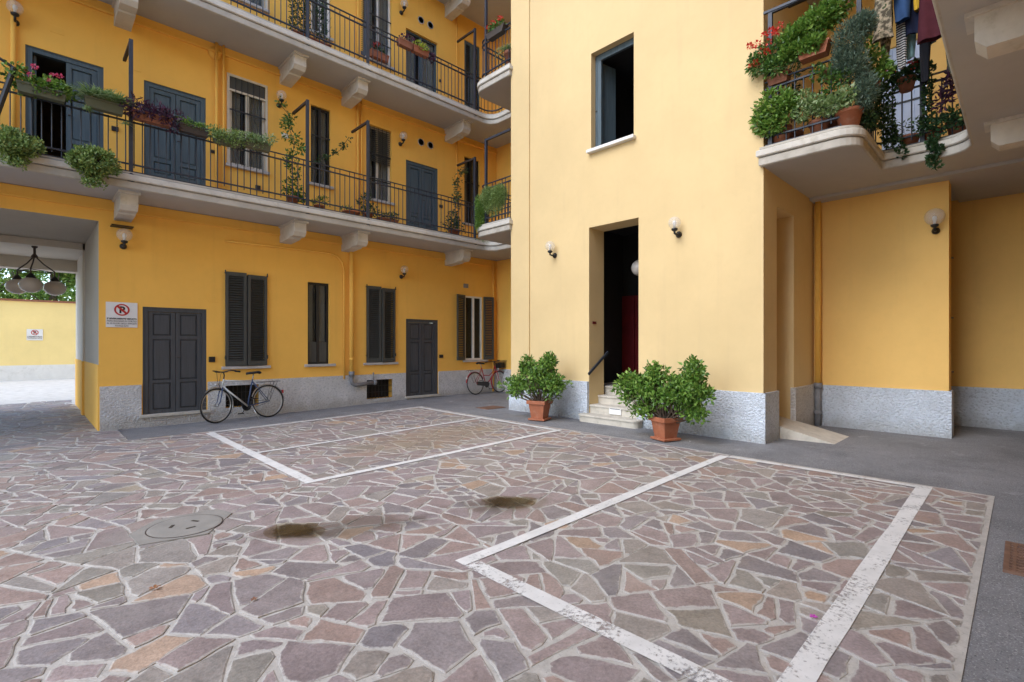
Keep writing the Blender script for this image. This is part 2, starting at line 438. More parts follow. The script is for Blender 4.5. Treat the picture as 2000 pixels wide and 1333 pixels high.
# stones: weighted voronoi cells, cut back by the joint width, edges broken
def stones():
    """irregular fields (coarse voronoi) broken again by random cuts, then cut back by the joint width"""
    pr = random.Random(11); cell = {}; pts = []; G_ = .8
    def clip(poly, nx, ny, dd):          # keep n.p <= dd
        res = []
        for a, b in zip(poly, poly[1:] + poly[:1]):
            da = a[0]*nx + a[1]*ny - dd; db = b[0]*nx + b[1]*ny - dd
            if da <= 0: res.append(a)
            if da*db < 0:
                s = da/(da-db); res.append((a[0]+(b[0]-a[0])*s, a[1]+(b[1]-a[1])*s))
        return res
    def area(p): return .5*sum(a[0]*b[1]-b[0]*a[1] for a, b in zip(p, p[1:]+p[:1]))
    for k in range(5000):
        x = pr.uniform(-2, PX1+.2); y = pr.uniform(PY0-.2, 17.6); d = pr.uniform(.38, .62)
        i, j = int(x//G_), int(y//G_)
        if all((q[0]-x)**2+(q[1]-y)**2 > d*d for a in (-1,0,1) for b in (-1,0,1) for q in cell.get((i+a, j+b), ())):
            pts.append((x, y)); cell.setdefault((i, j), []).append((x, y))
    def split(p, out, depth=0):
        A = abs(area(p)); n = len(p)
        cx = sum(q[0] for q in p)/n; cy = sum(q[1] for q in p)/n
        sxx = sum((q[0]-cx)**2 for q in p); syy = sum((q[1]-cy)**2 for q in p); sxy = sum((q[0]-cx)*(q[1]-cy) for q in p)
        th = .5*math.atan2(2*sxy, sxx-syy)
        u = [(q[0]-cx)*math.cos(th)+(q[1]-cy)*math.sin(th) for q in p]; v = [-(q[0]-cx)*math.sin(th)+(q[1]-cy)*math.cos(th) for q in p]
        el = (max(u)-min(u))/max(.01, max(v)-min(v))
        lim = pr.choice((.04, .05, .065, .085, .11, .15)) * (1 if el < 2.4 else .6)
        if A < lim or A < .03: out.append(p); return
        k = pr.uniform(-.28, .28)*(max(u)-min(u)); ang = th + pr.gauss(0, .38)
        nx, ny = math.cos(ang), math.sin(ang); px, py = cx+k*math.cos(th), cy+k*math.sin(th)
        dd = nx*px+ny*py
        a, b = clip(p, nx, ny, dd), clip(p, -nx, -ny, -dd)
        if len(a) < 3 or len(b) < 3 or min(abs(area(a)), abs(area(b))) < .012: out.append(p); return
        split(a, out, depth+1); split(b, out, depth+1)
    raw = []
    for (x, y) in pts:
        poly = [(x-1, y-1), (x+1, y-1), (x+1, y+1), (x-1, y+1)]
        i, j = int(x//G_), int(y//G_)
        for a in range(-2, 3):
            for b in range(-2, 3):
                for q in cell.get((i+a, j+b), ()):
                    if q == (x, y): continue
                    vx, vy = q[0]-x, q[1]-y; L = math.hypot(vx, vy); nx, ny = vx/L, vy/L
                    poly = clip(poly, nx, ny, nx*x+ny*y+L/2)
                    if len(poly) < 3: break
        if len(poly) > 2: split(poly, raw)
    out = []
    for p in raw:
        n = len(p); cx = sum(q[0] for q in p)/n; cy = sum(q[1] for q in p)/n
        if cx + cy < 1.7: continue
        if cy > PY1-.05 and cx > 1.12: 
            if cy > PY1+.2: continue
            p = clip(p, 0, 1, PY1-.04)
        if cy > 11.6 and cx > .88: continue
        if cx > 1.15: p = clip(p, 0, 1, PY1-.04)
        p = clip(p, 1, 0, (PX1-.045) if cy < PY1 else (1.2 if cy < 11.6 else .93)); p = clip(p, 0, -1, -(PY0+.03))
        q_ = list(p)
        for a, b in zip(p, p[1:]+p[:1]):                       # joint
            L = math.hypot(b[0]-a[0], b[1]-a[1])
            if L < 1e-4: continue
            nx, ny = (b[1]-a[1])/L, -(b[0]-a[0])/L; gap = pr.choice((.004, .006, .008, .010, .014))
            q_ = clip(q_, nx, ny, nx*a[0]+ny*a[1]-gap)
            if len(q_) < 3: break
        if len(q_) < 3: continue
        todo = []                                              # knock off sharp corners
        for i in range(len(q_)):
            d0 = Vector(q_[i-1])-Vector(q_[i]); d1 = Vector(q_[(i+1) % len(q_)])-Vector(q_[i])
            if d0.length > .02 and d1.length > .02 and (d0.angle(d1) < 1.25 or pr.random() < .12): todo.append(i)
        for i in reversed(todo):
            m = len(q_); a, c, b = Vector(q_[i-1]), Vector(q_[i]), Vector(q_[(i+1) % m])
            d0, d1 = (a-c), (b-c); c0 = min(.34*d0.length, pr.uniform(.025, .075)); c1 = min(.34*d1.length, pr.uniform(.025, .075))
            if c0 > .004 and c1 > .004: q_[i:i+1] = [tuple(c+d0.normalized()*c0), tuple(c+d1.normalized()*c1)]
        A = abs(area(q_))
        if A > .003: out.append((q_, A))
    return out

PAL = [((0.251, 0.201, 0.195), 40), ((0.215, 0.189, 0.191), 22), ((0.269, 0.201, 0.18), 14), ((0.255, 0.226, 0.203), 12), ((0.237, 0.217, 0.191), 6), ((0.339, 0.242, 0.177), 5), ((0.339, 0.294, 0.235), 2)]
pr = random.Random(5)
def stone_mesh(poly):
    # broken edge line
    pts = []
    for a, b in zip(poly, poly[1:]+poly[:1]):
        L = math.hypot(b[0]-a[0], b[1]-a[1])
        if L < .012: continue
        pts.append((a[0]+pr.gauss(0,.003), a[1]+pr.gauss(0,.003)))
        if L > .10:
            nx, ny = -(b[1]-a[1])/L, (b[0]-a[0])/L
            for s in ((.5,) if L < .2 else (.33, .67)):
                k = pr.gauss(0, .05*min(L, .12)); pts.append((a[0]+(b[0]-a[0])*s+nx*k, a[1]+(b[1]-a[1])*s+ny*k))
    n = len(pts)
    if n < 3: return None
    cx = sum(p[0] for p in pts)/n; cy = sum(p[1] for p in pts)/n
    top = pr.gauss(.0145, .0016); tx, ty = pr.gauss(0, .004), pr.gauss(0, .004)
    def z(x, y): return g(x, y) + top + (x-cx)*tx + (y-cy)*ty
    vs = [(x, y, g(x, y)-.004) for x, y in pts] + [(x, y, z(x, y)-.003) for x, y in pts]
    def ins(d):
        r = []
        for x, y in pts:
            L = math.hypot(x-cx, y-cy); k = max(.2, 1 - d/L); r.append((cx+(x-cx)*k, cy+(y-cy)*k))
        return r
    i1 = ins(.009); vs += [(x, y, z(x, y)) for x, y in i1]
    i2 = ins(.045); vs += [(x, y, z(x, y)) for x, y in i2]
    fs = []
    for k in range(3):
        fs += [(k*n+i, k*n+(i+1) % n, (k+1)*n+(i+1) % n, (k+1)*n+i) for i in range(n)]
    fs.append(tuple(range(3*n, 4*n)))
    edge = [1.]*n + [1.]*n + [.85]*n + [0.]*n
    r = pr.random()*100
    for c, wgt in PAL:
        r -= wgt
        if r <= 0: break
    k = pr.uniform(.86, 1.14); tone = pr.gauss(0, .004)
    col = (c[0]*k+tone, c[1]*k, c[2]*k-tone)
    return vs, fs, edge, [col]*len(vs), (cx, cy)

def put_mesh(name, vs, fs, edge, cols, mat):
    me = bpy.data.meshes.new(name); me.from_pydata(vs, [], fs); me.materials.append(mat)
    a = me.attributes.new('edge', 'FLOAT', 'POINT'); a.data.foreach_set('value', np.asarray(edge, dtype=np.float32))
    c = me.attributes.new('stone_col', 'FLOAT_COLOR', 'POINT')
    c.data.foreach_set('color', np.asarray([(*q, 1) for q in cols], dtype=np.float32).ravel()); return me

allst = []
for poly, A in stones():
    q = stone_mesh(poly)
    if q is None: continue
    x, y = q[4]; dep = .698*x + .716*y; rt = .716*x - .698*y
    vis = dep > 1.9 and abs(rt/dep) < 1.03 and 1.55/max(dep, .1) < .69
    allst.append((A/dep**3 if vis else 0, q))
allst.sort(key=lambda s: -s[0])
for k, (s, q) in enumerate(allst[:300]):
    link(bpy.data.objects.new('paving_stone', put_mesh('paving_stone', *q[:4], M['pstone'])), paving)
vs, fs, ed, cl = [], [], [], []
for s, q in allst[300:]:
    b = len(vs); vs += q[0]; fs += [tuple(i+b for i in f) for f in q[1]]; ed += q[2]; cl += q[3]
rest = link(bpy.data.objects.new('far_paving_stones', put_mesh('far_paving_stones', vs, fs, ed, cl, M['pstone'])), paving)
props(rest, 'smaller and more distant paving stones of the same crazy paving', kind='stuff')

# painted bay lines
def line(x0, y0, x1, y1, wd, mat, label):
    d = Vector((x1-x0, y1-y0, 0)); L = d.length; d.normalize(); n = Vector((-d.y, d.x, 0))*wd/2
    k = max(1, round(L/.4)); mb = MB()
    for i in range(k+1):
        p = Vector((x0, y0, 0)) + d*L*i/k
        for s in (-1, 1):
            q = p + n*s; mb.v.append((q.x + random.gauss(0,.003), q.y + random.gauss(0,.003), g(q.x, q.y)+.0205))
    mb.f = [(2*i, 2*i+2, 2*i+3, 2*i+1) for i in range(k)]
    o = mb.build('painted_line', mat, None); props(o, label, None, 'white parking bay lines', 'structure')
line(2.30, 9.93, 6.72, 9.93, .08, M['line'], 'white bay line next to the asphalt by the left wing')
line(2.34, 7.60, 6.55, 7.64, .08, M['line'], 'white line dividing the two far parking bays')
line(2.22, 5.57, 6.66, 5.62, .10, M['line'], 'white front line of the far parking bays')
line(2.30, 9.885, 2.28, 5.625, .13, M['line'], 'white end line of the far bays near the passage')
line(6.64, 9.885, 6.60, 5.675, .10, M['line'], 'white end line of the far bays near the stair tower')
line(2.18, 2.76, 6.66, 2.78, .11, M['line'], 'white line of the near bay running to the tower corner')
line(6.66, 2.72, 6.66, .785, .10, M['line'], 'white line of the near bay along the asphalt edge')
line(6.72, .72, 2.0, .72, .125, M['line_mid'], 'chipped white line of the near bay on the right')
line(2.24, 2.70, 2.24, .79, .125, M['line_worn'], 'worn white line across the near end of the bay')

# puddles, covers, grates, small litter
def blobsheet(name, cx, cy, ax, ay, rot, z, mat, label, cat, seed, kind=None):
    r_ = random.Random(seed); n = 40; mb = MB()
    ph = [r_.uniform(0, 6.28) for _ in range(7)]
    ring = []
    for i in range(n):
        a = 2*math.pi*i/n; k = 1 + sum(math.sin((q+1)*a + ph[q])*.10/(1+q*.35) for q in range(7))
        u, v = ax*math.cos(a)*k, ay*math.sin(a)*k
        x, y = cx + u*math.cos(rot)-v*math.sin(rot), cy + u*math.sin(rot)+v*math.cos(rot); ring.append((x, y, g(x, y)+z))
    cz_ = g(cx, cy)+z; inner = [(cx+(x-cx)*.6, cy+(y-cy)*.6, q) for x, y, q in ring]
    mb.v = ring + inner + [(cx, cy, cz_)]
    mb.f = [(i, (i+1) % n, n+(i+1) % n, n+i) for i in range(n)] + [(n+i, n+(i+1) % n, 2*n) for i in range(n)]
    mb.attr = [0.]*n + [.8]*n + [1.]
    o = mb.build(name, mat); return props(o, label, cat, None, kind)
blobsheet('puddle', 1.57, 4.22, .26, .18, -.77, .0215, M['water'], 'brown puddle on the paving nearer the manhole cover', 'puddle', 3)
blobsheet('puddle', 3.36, 3.50, .26, .20, -.77, .0215, M['water'], 'brown puddle on the paving nearer the right parking bay', 'puddle', 9)

mh = thing('manhole_cover', 'round concrete manhole cover with three slots set in paving', 'manhole cover', (.97, 4.95, .02))
sq = MB(); rr = random.Random(3); P4 = [(.62, 4.72), (1.06, 4.62), (1.35, 5.04), (1.28, 5.26), (.82, 5.30), (.60, 5.05)]
sq.prism(P4, .004, .0205); sq.build('surround', M['concrete'], mh)
cv = MB(); cv.lathe([(.268, .0), (.268, .0235), (.245, .0255), (.245, .0255)], (.97, 4.95, 0), 40); cv.build('cover', M['concrete'], mh)
rg = MB()
rg.lathe([(.278,.0212), (.278,.0222), (.268,.0222), (.268,.0212)], (.97,4.95,0), 40); rg.build('joint', M['brown_iron'], mh)
for a in (0.6, 2.7, 4.9):
    s = MB(); s.box(-.035, .035, -.012, .012, .0, .002); s.xf(Matrix.Translation((.97+.10*math.cos(a), 4.95+.10*math.sin(a), .0256)) @ Matrix.Rotation(a+1.5, 4, 'Z')); s.build('slot', M['soil'], mh)

rp = MB(); z = g(8.0, 8.85); rp.bbox(7.62, 8.20, 8.62, 9.05, z-.02, z+.012, .006)
props(rp.build('drain_plate', M['rust_plate']), 'rusty square drain plate in the asphalt left of the tower', 'drain cover')
gt = thing('drain_grate', 'rusty meshed drain grate in the asphalt at right edge', 'drain cover', (5.0, -.12, .03))
z = g(5, 0); fr = MB()
for a in ((4.68, 5.38, .07, .10), (4.68, 5.38, -.40, -.37), (4.68, 4.71, -.37, .07), (5.35, 5.38, -.37, .07)): fr.box(a[0], a[1], a[2], a[3], z-.02, z+.014)
fr.build('frame', M['rust_plate'], gt)
mm = MB(); mm.box(4.71, 5.35, -.37, .07, z-.02, z+.002); mm.build('backing', M['soil'], gt)
for k in range(10):
    b_ = MB(); x = 4.745 + k*.063; b_.bar((x, -.37, z+.010), (x+.0, .07, z+.010), .020, .012); b_.build('grate_bar', M['rust_plate'], gt)
for k in range(8):
    b_ = MB(); y = -.34 + k*.055; b_.bar((4.71, y, z+.009), (5.35, y, z+.009), .018, .012); b_.build('grate_bar', M['rust_plate'], gt)

def petalish(name, x, y, mat, label, cat, s, attr=.5):
    mb = MB(); r_ = random.Random(int(x*100))
    for k in range(5):
        a = k*1.256; mb.add([(0,0,.006), (s*math.cos(a-.5), s*math.sin(a-.5), .012), (1.5*s*math.cos(a), 1.5*s*math.sin(a), .007+.01*r_.random()), (s*math.cos(a+.5), s*math.sin(a+.5), .012)], [(0,1,2,3)])
    mb.attr = [attr]*len(mb.v); props(mb.build(name, mat, None, False, Vector((x, y, g(x, y)+.018))), label, cat)
M['fl_magenta'] = leafmat('magenta_petal', [(0, (.35,.02,.28)), (.5, (.55,.04,.45)), (1, (.6,.1,.5))])
M['dead'] = leafmat('dead_leaf', [(0, (.20,.08,.03)), (.5, (.32,.14,.06)), (1, (.4,.2,.1))])
petalish('fallen_petal', 3.15, .82, M['fl_magenta'], 'magenta fallen blossom on the near right paving', 'petal', .016)
petalish('fallen_leaf', .58, 3.81, M['dead'], 'curled orange dead leaf on the left paving', 'leaf', .025)
petalish('fallen_leaf', .98, 3.22, M['dead'], 'small dead leaf on the near left paving', 'leaf', .015, .2)
petalish('paper_scrap', 7.25, 3.55, M['white'], 'tiny white scrap on asphalt beside the right flower pot', 'litter', .012)

# ------------------------------------------------------------------ walls and balconies
def wall(mb, ax, p, u0, u1, z0, z1, holes=(), depth=.2, sgn=1):
    """plane ax=p spanning u0..u1, z0..z1 with rectangular holes; reveals run depth*sgn inwards"""
    us = sorted({u0, u1, *[h[0] for h in holes], *[h[1] for h in holes]}); us = [u for u in us if u0 <= u <= u1]
    zs = sorted({z0, z1, *[h[2] for h in holes], *[h[3] for h in holes]}); zs = [q for q in zs if z0 <= q <= z1]
    def pt(u, z, d=0): return (u, p+d*sgn, z) if ax == 'Y' else (p+d*sgn, u, z)
    for a, b in zip(us, us[1:]):
        for c, d in zip(zs, zs[1:]):
            if any(h[0]-1e-6 <= a and b <= h[1]+1e-6 and h[2]-1e-6 <= c and d <= h[3]+1e-6 for h in holes): continue
            mb.quad(pt(a, c), pt(b, c), pt(b, d), pt(a, d))
    for h in holes:
        a, b, c, d = h[:4]; dp = h[4] if len(h) > 4 else depth
        dd_ = min(d, z1)
        mb.quad(pt(a, c), pt(a, c, dp), pt(a, dd_, dp), pt(a, dd_)); mb.quad(pt(b, c), pt(b, c, dp), pt(b, dd_, dp), pt(b, dd_))
        if d <= z1: mb.quad(pt(a, d), pt(b, d), pt(b, d, dp), pt(a, d, dp))
        if c > z0: mb.quad(pt(a, c), pt(b, c), pt(b, c, dp), pt(a, c, dp))

def room(ax, p, a, b, c, d, parent, depth=.9, sgn=1, mat='interior', name='room_shell'):
    mb = MB()
    def pt(u, z, q): return (u, p+q*sgn, z) if ax == 'Y' else (p+q*sgn, u, z)
    e = .12; a -= e; b += e; c -= .02; d += .05
    f, k = (a, c), (b, d)
    P0 = [pt(a,c,0), pt(b,c,0), pt(b,d,0), pt(a,d,0)]; P1 = [pt(a,c,depth), pt(b,c,depth), pt(b,d,depth), pt(a,d,depth)]
    mb.add(P0+P1, [(4,5,6,7),(0,1,5,4),(1,2,6,5),(2,3,7,6),(3,0,4,7)])
    return mb.build(name, M[mat], parent)

def mir(pts): return [(x, 11.0-y) for x, y in pts]
def fillet(poly, rad, n=7):
    out = []
    m = len(poly)
    for i in range(m):
        r = rad.get(i, 0)
        p = Vector(poly[i]); a = Vector(poly[i-1]); b = Vector(poly[(i+1) % m])
        if not r: out.append(tuple(p)); continue
        d0 = (a-p).normalized(); d1 = (b-p).normalized(); ang = d0.angle(d1)
        L = r/math.tan(ang/2); c = p + (d0+d1).normalized()*r/math.sin(ang/2)
        s, e = p+d0*L, p+d1*L
        va, vb = s-c, e-c
        for k in range(n+1):
            t_ = k/n; ang2 = va.angle_signed(vb)
            w_ = Matrix.Rotation(-ang2*t_, 2) @ va
            out.append(tuple(c+w_))
    return out
def offset(poly, d):
    out = []; m = len(poly)
    for i in range(m):
        p = Vector(poly[i]); a = Vector(poly[i-1]); b = Vector(poly[(i+1) % m])
        n0 = (p-a).normalized(); n1 = (b-p).normalized(); n0 = Vector((n0.y, -n0.x)); n1 = Vector((n1.y, -n1.x))
        k = (n0+n1).normalized(); s = d/max(.4, k.dot(n0)); out.append(tuple(p+k*s))
    return out

# balcony outline of the left wing (counter clockwise), the right wing mirrors it about y = 5.5
OUT = fillet([(-6,11.66), (-6,10.53), (9.45,10.53), (9.45,9.45), (7.95,9.45), (7.95,8.235), (10.7,8.235), (10.7,11.66)], {2:.36, 3:.09, 4:.26})
OUT_R = mir(OUT)[::-1]
RAILP = fillet([(-6,10.60), (9.52,10.60), (9.52,9.38), (8.02,9.38), (8.02,8.26)], {}, 7)
RAILP = fillet([(-6,20), (-6,10.60), (9.52,10.60), (9.52,9.38), (8.02,9.38), (8.02,8.27), (8.02,20)], {2:.30, 3:.10, 4:.20})[1:-1]
RAILP_R = mir(RAILP)
Z1, Z2, Z3 = 4.18, 7.72, 11.28

def slab(parent, out, z, label=None):
    mb = MB()
    mb.prism(out, z, z+.255); mb.build('balcony_slab', M['soffit'], parent)
    f1 = MB(); o1 = offset(out, .030); o0 = offset(out, .018); m = len(o1)
    f1.add([(x,y,z+.003) for x, y in o0]+[(x,y,z+.016) for x, y in o1]+[(x,y,z+.116) for x, y in o1]+[(x,y,z+.122) for x, y in o0],
           [tuple(range(m))[::-1]] + [(k*m+i, k*m+(i+1) % m, (k+1)*m+(i+1) % m, (k+1)*m+i) for k in range(3) for i in range(m)] + [tuple(range(3*m, 4*m))])
    f1.build('fascia_band', M['fascia_low'], parent)
    f2 = MB(); o2 = offset(out, .045); o3 = offset(out, .060)
    f2.add([(x,y,z+.136) for x, y in o2]+[(x,y,z+.150) for x, y in o3]+[(x,y,z+.225) for x, y in o3]+[(x,y,z+.238) for x, y in o2],
           [tuple(range(m))[::-1]] + [(k*m+i, k*m+(i+1) % m, (k+1)*m+(i+1) % m, (k+1)*m+i) for k in range(3) for i in range(m)] + [tuple(range(3*m, 4*m))])
    f2.build('fascia_moulding', M['stone'], parent)
    f3 = MB(); o4 = offset(out, .02); f3.prism(o4, z+.252, z+.285); f3.build('floor_slab', M['fascia_low'], parent)

def path_len(p): return [math.hypot(b[0]-a[0], b[1]-a[1]) for a, b in zip(p, p[1:])]
def at_len(p, s):
    for a, b, L in zip(p, p[1:], path_len(p)):
        if s <= L: return (a[0]+(b[0]-a[0])*s/L, a[1]+(b[1]-a[1])*s/L)
        s -= L
    return p[-1]

def baluster_mesh(h, r=.0092):
    mb = MB(); mb.tube([(0,0,0), (0,0,h)], r, 6); return mb.mesh('baluster', M['iron'])
BAL_L = baluster_mesh(.97); BAL_S = baluster_mesh(.80)

def railing(parent, path, zf, s0=0, s1=None, name='railing'):
    """zf: floor level"""
    tot = sum(path_len(path)); s1 = tot if s1 is None else s1
    pp = [at_len(path, s0)]; acc = 0
    for a, L in zip(path[1:], path_len(path)):
        acc += L
        if s0 < acc < s1: pp.append(a)
    pp.append(at_len(path, s1))
    mb = MB()
    def sweep(z, wdt, hgt):
        for a, b in zip(pp, pp[1:]):
            if math.hypot(b[0]-a[0], b[1]-a[1]) < 1e-4: continue
            d = Vector((b[0]-a[0], b[1]-a[1], 0)).normalized()*.004
            mb.bar((a[0]-d.x, a[1]-d.y, z), (b[0]+d.x, b[1]+d.y, z), wdt, hgt)
    sweep(zf+.985, .036, .016); sweep(zf+.875, .038, .022); sweep(zf+.155, .038, .022); sweep(zf+.035, .018, .014)
    r = mb.build(name, M['iron'], parent)
    n = int((s1-s0)/.115)
    for k in range(n+1):
        s = s0 + (s1-s0)*(k+.5)/(n+1); x, y = at_len(path, s)
        if k % 3 == 2: inst('baluster', BAL_S, r, (x, y, zf+.10))
        else: inst('baluster', BAL_L, r, (x, y, zf+.02))
    return r

def laundry_post(parent, x, y, zf, h=2.25, arm=(0, .78, 0)):
    mb = MB(); mb.bar((x, y, zf-.13), (x, y, zf+h), .055, .055); 
    p = mb.build('post', M['iron'], parent)
    a = MB(); a.bar((x, y, zf+h-.03), (x+arm[0], y+arm[1], zf+h-.03+arm[2]), .048, .048); a.build('arm', M['brown_iron'] if arm[1] > 0 else M['iron'], p)
    f = MB(); f.lathe([(.05,-.10),(.06,-.07),(.06,.02),(.04,.06)], (x, y, zf-.07), 10); f.build('foot', M['iron'], p)
    return p

def corbel(parent, x, z, mirror=False):
    """console under a balcony: stepped block with chamfered nose"""
    mb = MB()
    def ext(pf, x0, x1):
        q = [(11.0-y, zz) for y, zz in pf] if mirror else pf
        n = len(q)
        mb.add([(x0, y, zz) for y, zz in q] + [(x1, y, zz) for y, zz in q], [tuple(range(n)), tuple(range(n, 2*n))[::-1]] + [(i, (i+1) % n, n+(i+1) % n, n+i) for i in range(n)])
    ext([(11.58,z+.002), (10.66,z+.002), (10.66,z-.04), (11.58,z-.04)], x-.155, x+.155)
    ext([(11.58,z-.04), (10.72,z-.04), (10.72,z-.235), (10.79,z-.31), (11.02,z-.31), (11.04,z-.335), (11.58,z-.36)], x-.125, x+.125)
    return mb.build('corbel', M['stone'], parent)

# ------------------------------------------------------------------ joinery
def louvre_leaf(parent, w_, h, M4, mat='shutter', pitch=.05):
    """a louvred shutter leaf, local x 0..w, z 0..h, y is the thickness; M4 places it in the world"""
    st = .055; t = .02
    fr = MB()
    fr.box(0, st, -t, t, 0, h); fr.box(w_-st, w_, -t, t, 0, h)
    fr.box(st, w_-st, -t*.98, t*.98, 0, .10); fr.box(st, w_-st, -t*.98, t*.98, h-.08, h)
    fr.xf(M4); leaf = fr.build('shutter', M[mat], parent)
    n = int((h-.18)/pitch); sl = MB(); sl.box(st-.004, w_-st+.004, -.023, .023, -.003, .003)
    sl.xf(Matrix.Rotation(R(42), 4, 'X')); me = None
    q = M4.to_3x3(); base = MB(); base.v = [tuple(q @ Vector(v)) for v in sl.v]; base.f = sl.f; me = base.mesh('slat', M[mat])
    for k in range(n):
        p = M4 @ Vector((0, 0, .10 + (h-.18)*(k+.5)/n)); inst('slat', me, leaf, p)
    return leaf

def sill(parent, x0, x1, y, z, proud=.06, th=.06):
    mb = MB(); mb.bbox(x0, x1, y-proud, y+.16, z-th, z, .006); return mb.build('sill', M['sill'], parent)

def panel_door(parent, x0, x1, z0, z1, y, mat, leaves=2, panels=((.04,.30),(.33,.73),(.77,.98)), open_left=False, mats=None):
    """panelled door in a wall plane y (outside towards -y)"""
    F = .085
    fr = MB()
    fr.box(x0, x0+F, y-.035, y+.06, z0, z1); fr.box(x1-F, x1, y-.035, y+.06, z0, z1); fr.box(x0+F, x1-F, y-.034, y+.06, z1-F, z1)
    fr.box(x0-.02, x0+.02, y-.045, y-.034, z0, z1+.02); fr.box(x1-.02, x1+.02, y-.045, y-.034, z0, z1+.02); fr.box(x0+.02, x1-.02, y-.0448, y-.0338, z1-.02, z1+.02)
    d = fr.build('door', M[mat], parent)
    ix0, ix1 = x0+F, x1-F; wl = (ix1-ix0)/leaves
    for k in range(leaves):
        a = ix0 + wl*k + .004; b = a + wl - .008; zt = z1-F-.006; h = zt-z0
        if open_left and k == 0: continue
        lf = MB(); lf.box(a, b, y+.012, y+.045, z0+.005, zt)
        st = .07; bars = sorted([0] + [v for p in panels for v in p] + [1])
        lf.box(a, a+st, y-.018, y+.012, z0+.005, zt); lf.box(b-st, b, y-.018, y+.012, z0+.005, zt)
        edges = [0.0] + [v for p in panels for v in p] + [1.0]
        for q in range(0, len(edges), 2):
            if edges[q+1]-edges[q] > .003: lf.box(a+st, b-st, y-.0175, y+.012, z0+.005+h*edges[q], z0+h*edges[q+1])
        lf.build('leaf', M[mat], d)
        for p0, p1 in panels:
            pn = MB(); za, zb = z0+h*p0, z0+h*p1; e = .03
            pn.add([(a+st,y+.011,za),(b-st,y+.011,za),(b-st,y+.011,zb),(a+st,y+.011,zb),
                    (a+st+e,y-.006,za+e),(b-st-e,y-.006,za+e),(b-st-e,y-.006,zb-e),(a+st+e,y-.006,zb-e)],
                   [(4,5,6,7),(0,1,5,4),(1,2,6,5),(2,3,7,6),(3,0,4,7)])
            pn.build('panel', M[mat], d)
    hx = (ix0+ix1)/2 + (.035 if leaves == 2 else wl*.42)
    hd = MB(); hd.box(hx-.02, hx+.02, y-.014, y-.004, z0+.98, z0+1.14); hd.tube([(hx, y-.01, z0+1.08), (hx, y-.05, z0+1.08), (hx+.05, y-.055, z0+1.07)], .009, 6); hd.build('handle', M['brown_iron'], d)
    return d

def bars_window(parent, x0, x1, z0, z1, y, frame='cream_frame', dep=.14, bars=True, curtain=True, blind=0, mullion=True, barz=(.27, .62), shell='interior'):
    """casement window set back in the wall, optional iron bars, curtains, roller blind"""
    yy = y + dep; f = .05
    fr = MB()
    fr.box(x0, x0+f, yy-.03, yy+.03, z0, z1); fr.box(x1-f, x1, yy-.03, yy+.03, z0, z1)
    fr.box(x0+f, x1-f, yy-.029, yy+.029, z1-f, z1); fr.box(x0+f, x1-f, yy-.029, yy+.029, z0, z0+f)
    if mullion: xm = (x0+x1)/2; fr.box(xm-.035, xm+.035, yy-.035, yy+.028, z0+f, z1-f)
    wn = fr.build('window', M[frame], parent)
    spans = [(x0+f, (x0+x1)/2-.035), ((x0+x1)/2+.035, x1-f)] if mullion else [(x0+f, x1-f)]
    for a, b in spans:
        p = MB(); p.box(a, b, yy-.004, yy+.004, z0+f, z1-f); p.build('pane', M['glass'], wn)
    room('Y', yy+.031, x0, x1, z0, z1, wn, .8, 1, shell)
    if curtain:
        for k, (a, b) in enumerate(((x0+f, x0+(x1-x0)*.34), (x1-(x1-x0)*.44, x1-f))):
            c = MB(); n = 22
            for i in range(n+1):
                x = a+(b-a)*i/n; yq = yy+.05+.014*math.sin(i*1.5+k); c.v += [(x, yq, z0+.02), (x, yq, z1-.02)]
            c.f = [(2*i, 2*i+2, 2*i+3, 2*i+1) for i in range(n)]; c.build('curtain', M['curtain'], wn, True)
    if blind:
        n = int((z1-z0)*blind/.05)
        me = MB(); me.box(-(x1-x0)/2+.02, (x1-x0)/2-.02, -.022, .022, -.004, .004); me.xf(Matrix.Rotation(R(38), 4, 'X')); me = me.mesh('slat', M['shutter'])
        for k in range(n): inst('slat', me, wn, ((x0+x1)/2, yy-.07, z1-.04-k*.05))
    if bars:
        nb = max(3, round((x1-x0)/.12))
        for k in range(1, nb):
            b = MB(); x = x0+(x1-x0)*k/nb; b.tube([(x, yy-.075, z0+.01), (x, yy-.075, z1-.01)], .007, 6); b.build('bar', M['black'], wn)
        for q in barz:
            b = MB(); zz = z0+(z1-z0)*q; b.bar((x0, yy-.085, zz), (x1, yy-.085, zz), .012, .03); b.build('bar', M['black'], wn)
    return wn

# ------------------------------------------------------------------ left wing
YA = 11.57
LW = thing('apartment_wing', 'ochre apartment wing on the left with two long railed balconies and passage', 'building', (4, YA, 0))
ZF1, ZF2 = Z1+.285, Z2+.285
H = []
H += [(1.58, 2.63, .0, 2.27, .16), (2.98, 3.76, 1.10, 3.04), (4.68, 5.20, 1.10, 3.01), (6.16, 6.94, 1.10, 3.01), (7.31, 8.35, .0, 2.25, .16), (9.33, 10.01, 1.10, 3.01)]
H += [(2.97, 3.62, .24, .70, .3), (6.15, 6.89, .18, .66, .3)]
for zf in (ZF1, ZF2):
    H += [(.0, 1.01, zf, zf+2.08, .16), (1.60, 2.62, zf, zf+2.08, .16), (3.05, 3.75, zf+.86, zf+2.70), (4.75, 5.22, zf+.86, zf+2.68), (6.16, 6.87, zf+.80, zf+2.68), (7.31, 8.35, zf, zf+2.06, .16)]
H += [(9.31, 9.91, ZF1+.70, ZF1+2.68), (9.31, 9.91, ZF2, ZF2+2.60, .16)]
H += [(-2.9, .94, -.3, 3.77, .0)]
mb = MB(); wall(mb, 'Y', YA, -8, 10.72, -.3, 15, H, .15)
mb.build('wall', M['ochre'], LW)
mb = MB(); wall(mb, 'X', 10.6, 8.0, YA, -.3, 15); mb.build('wall', M['ochre'], LW)
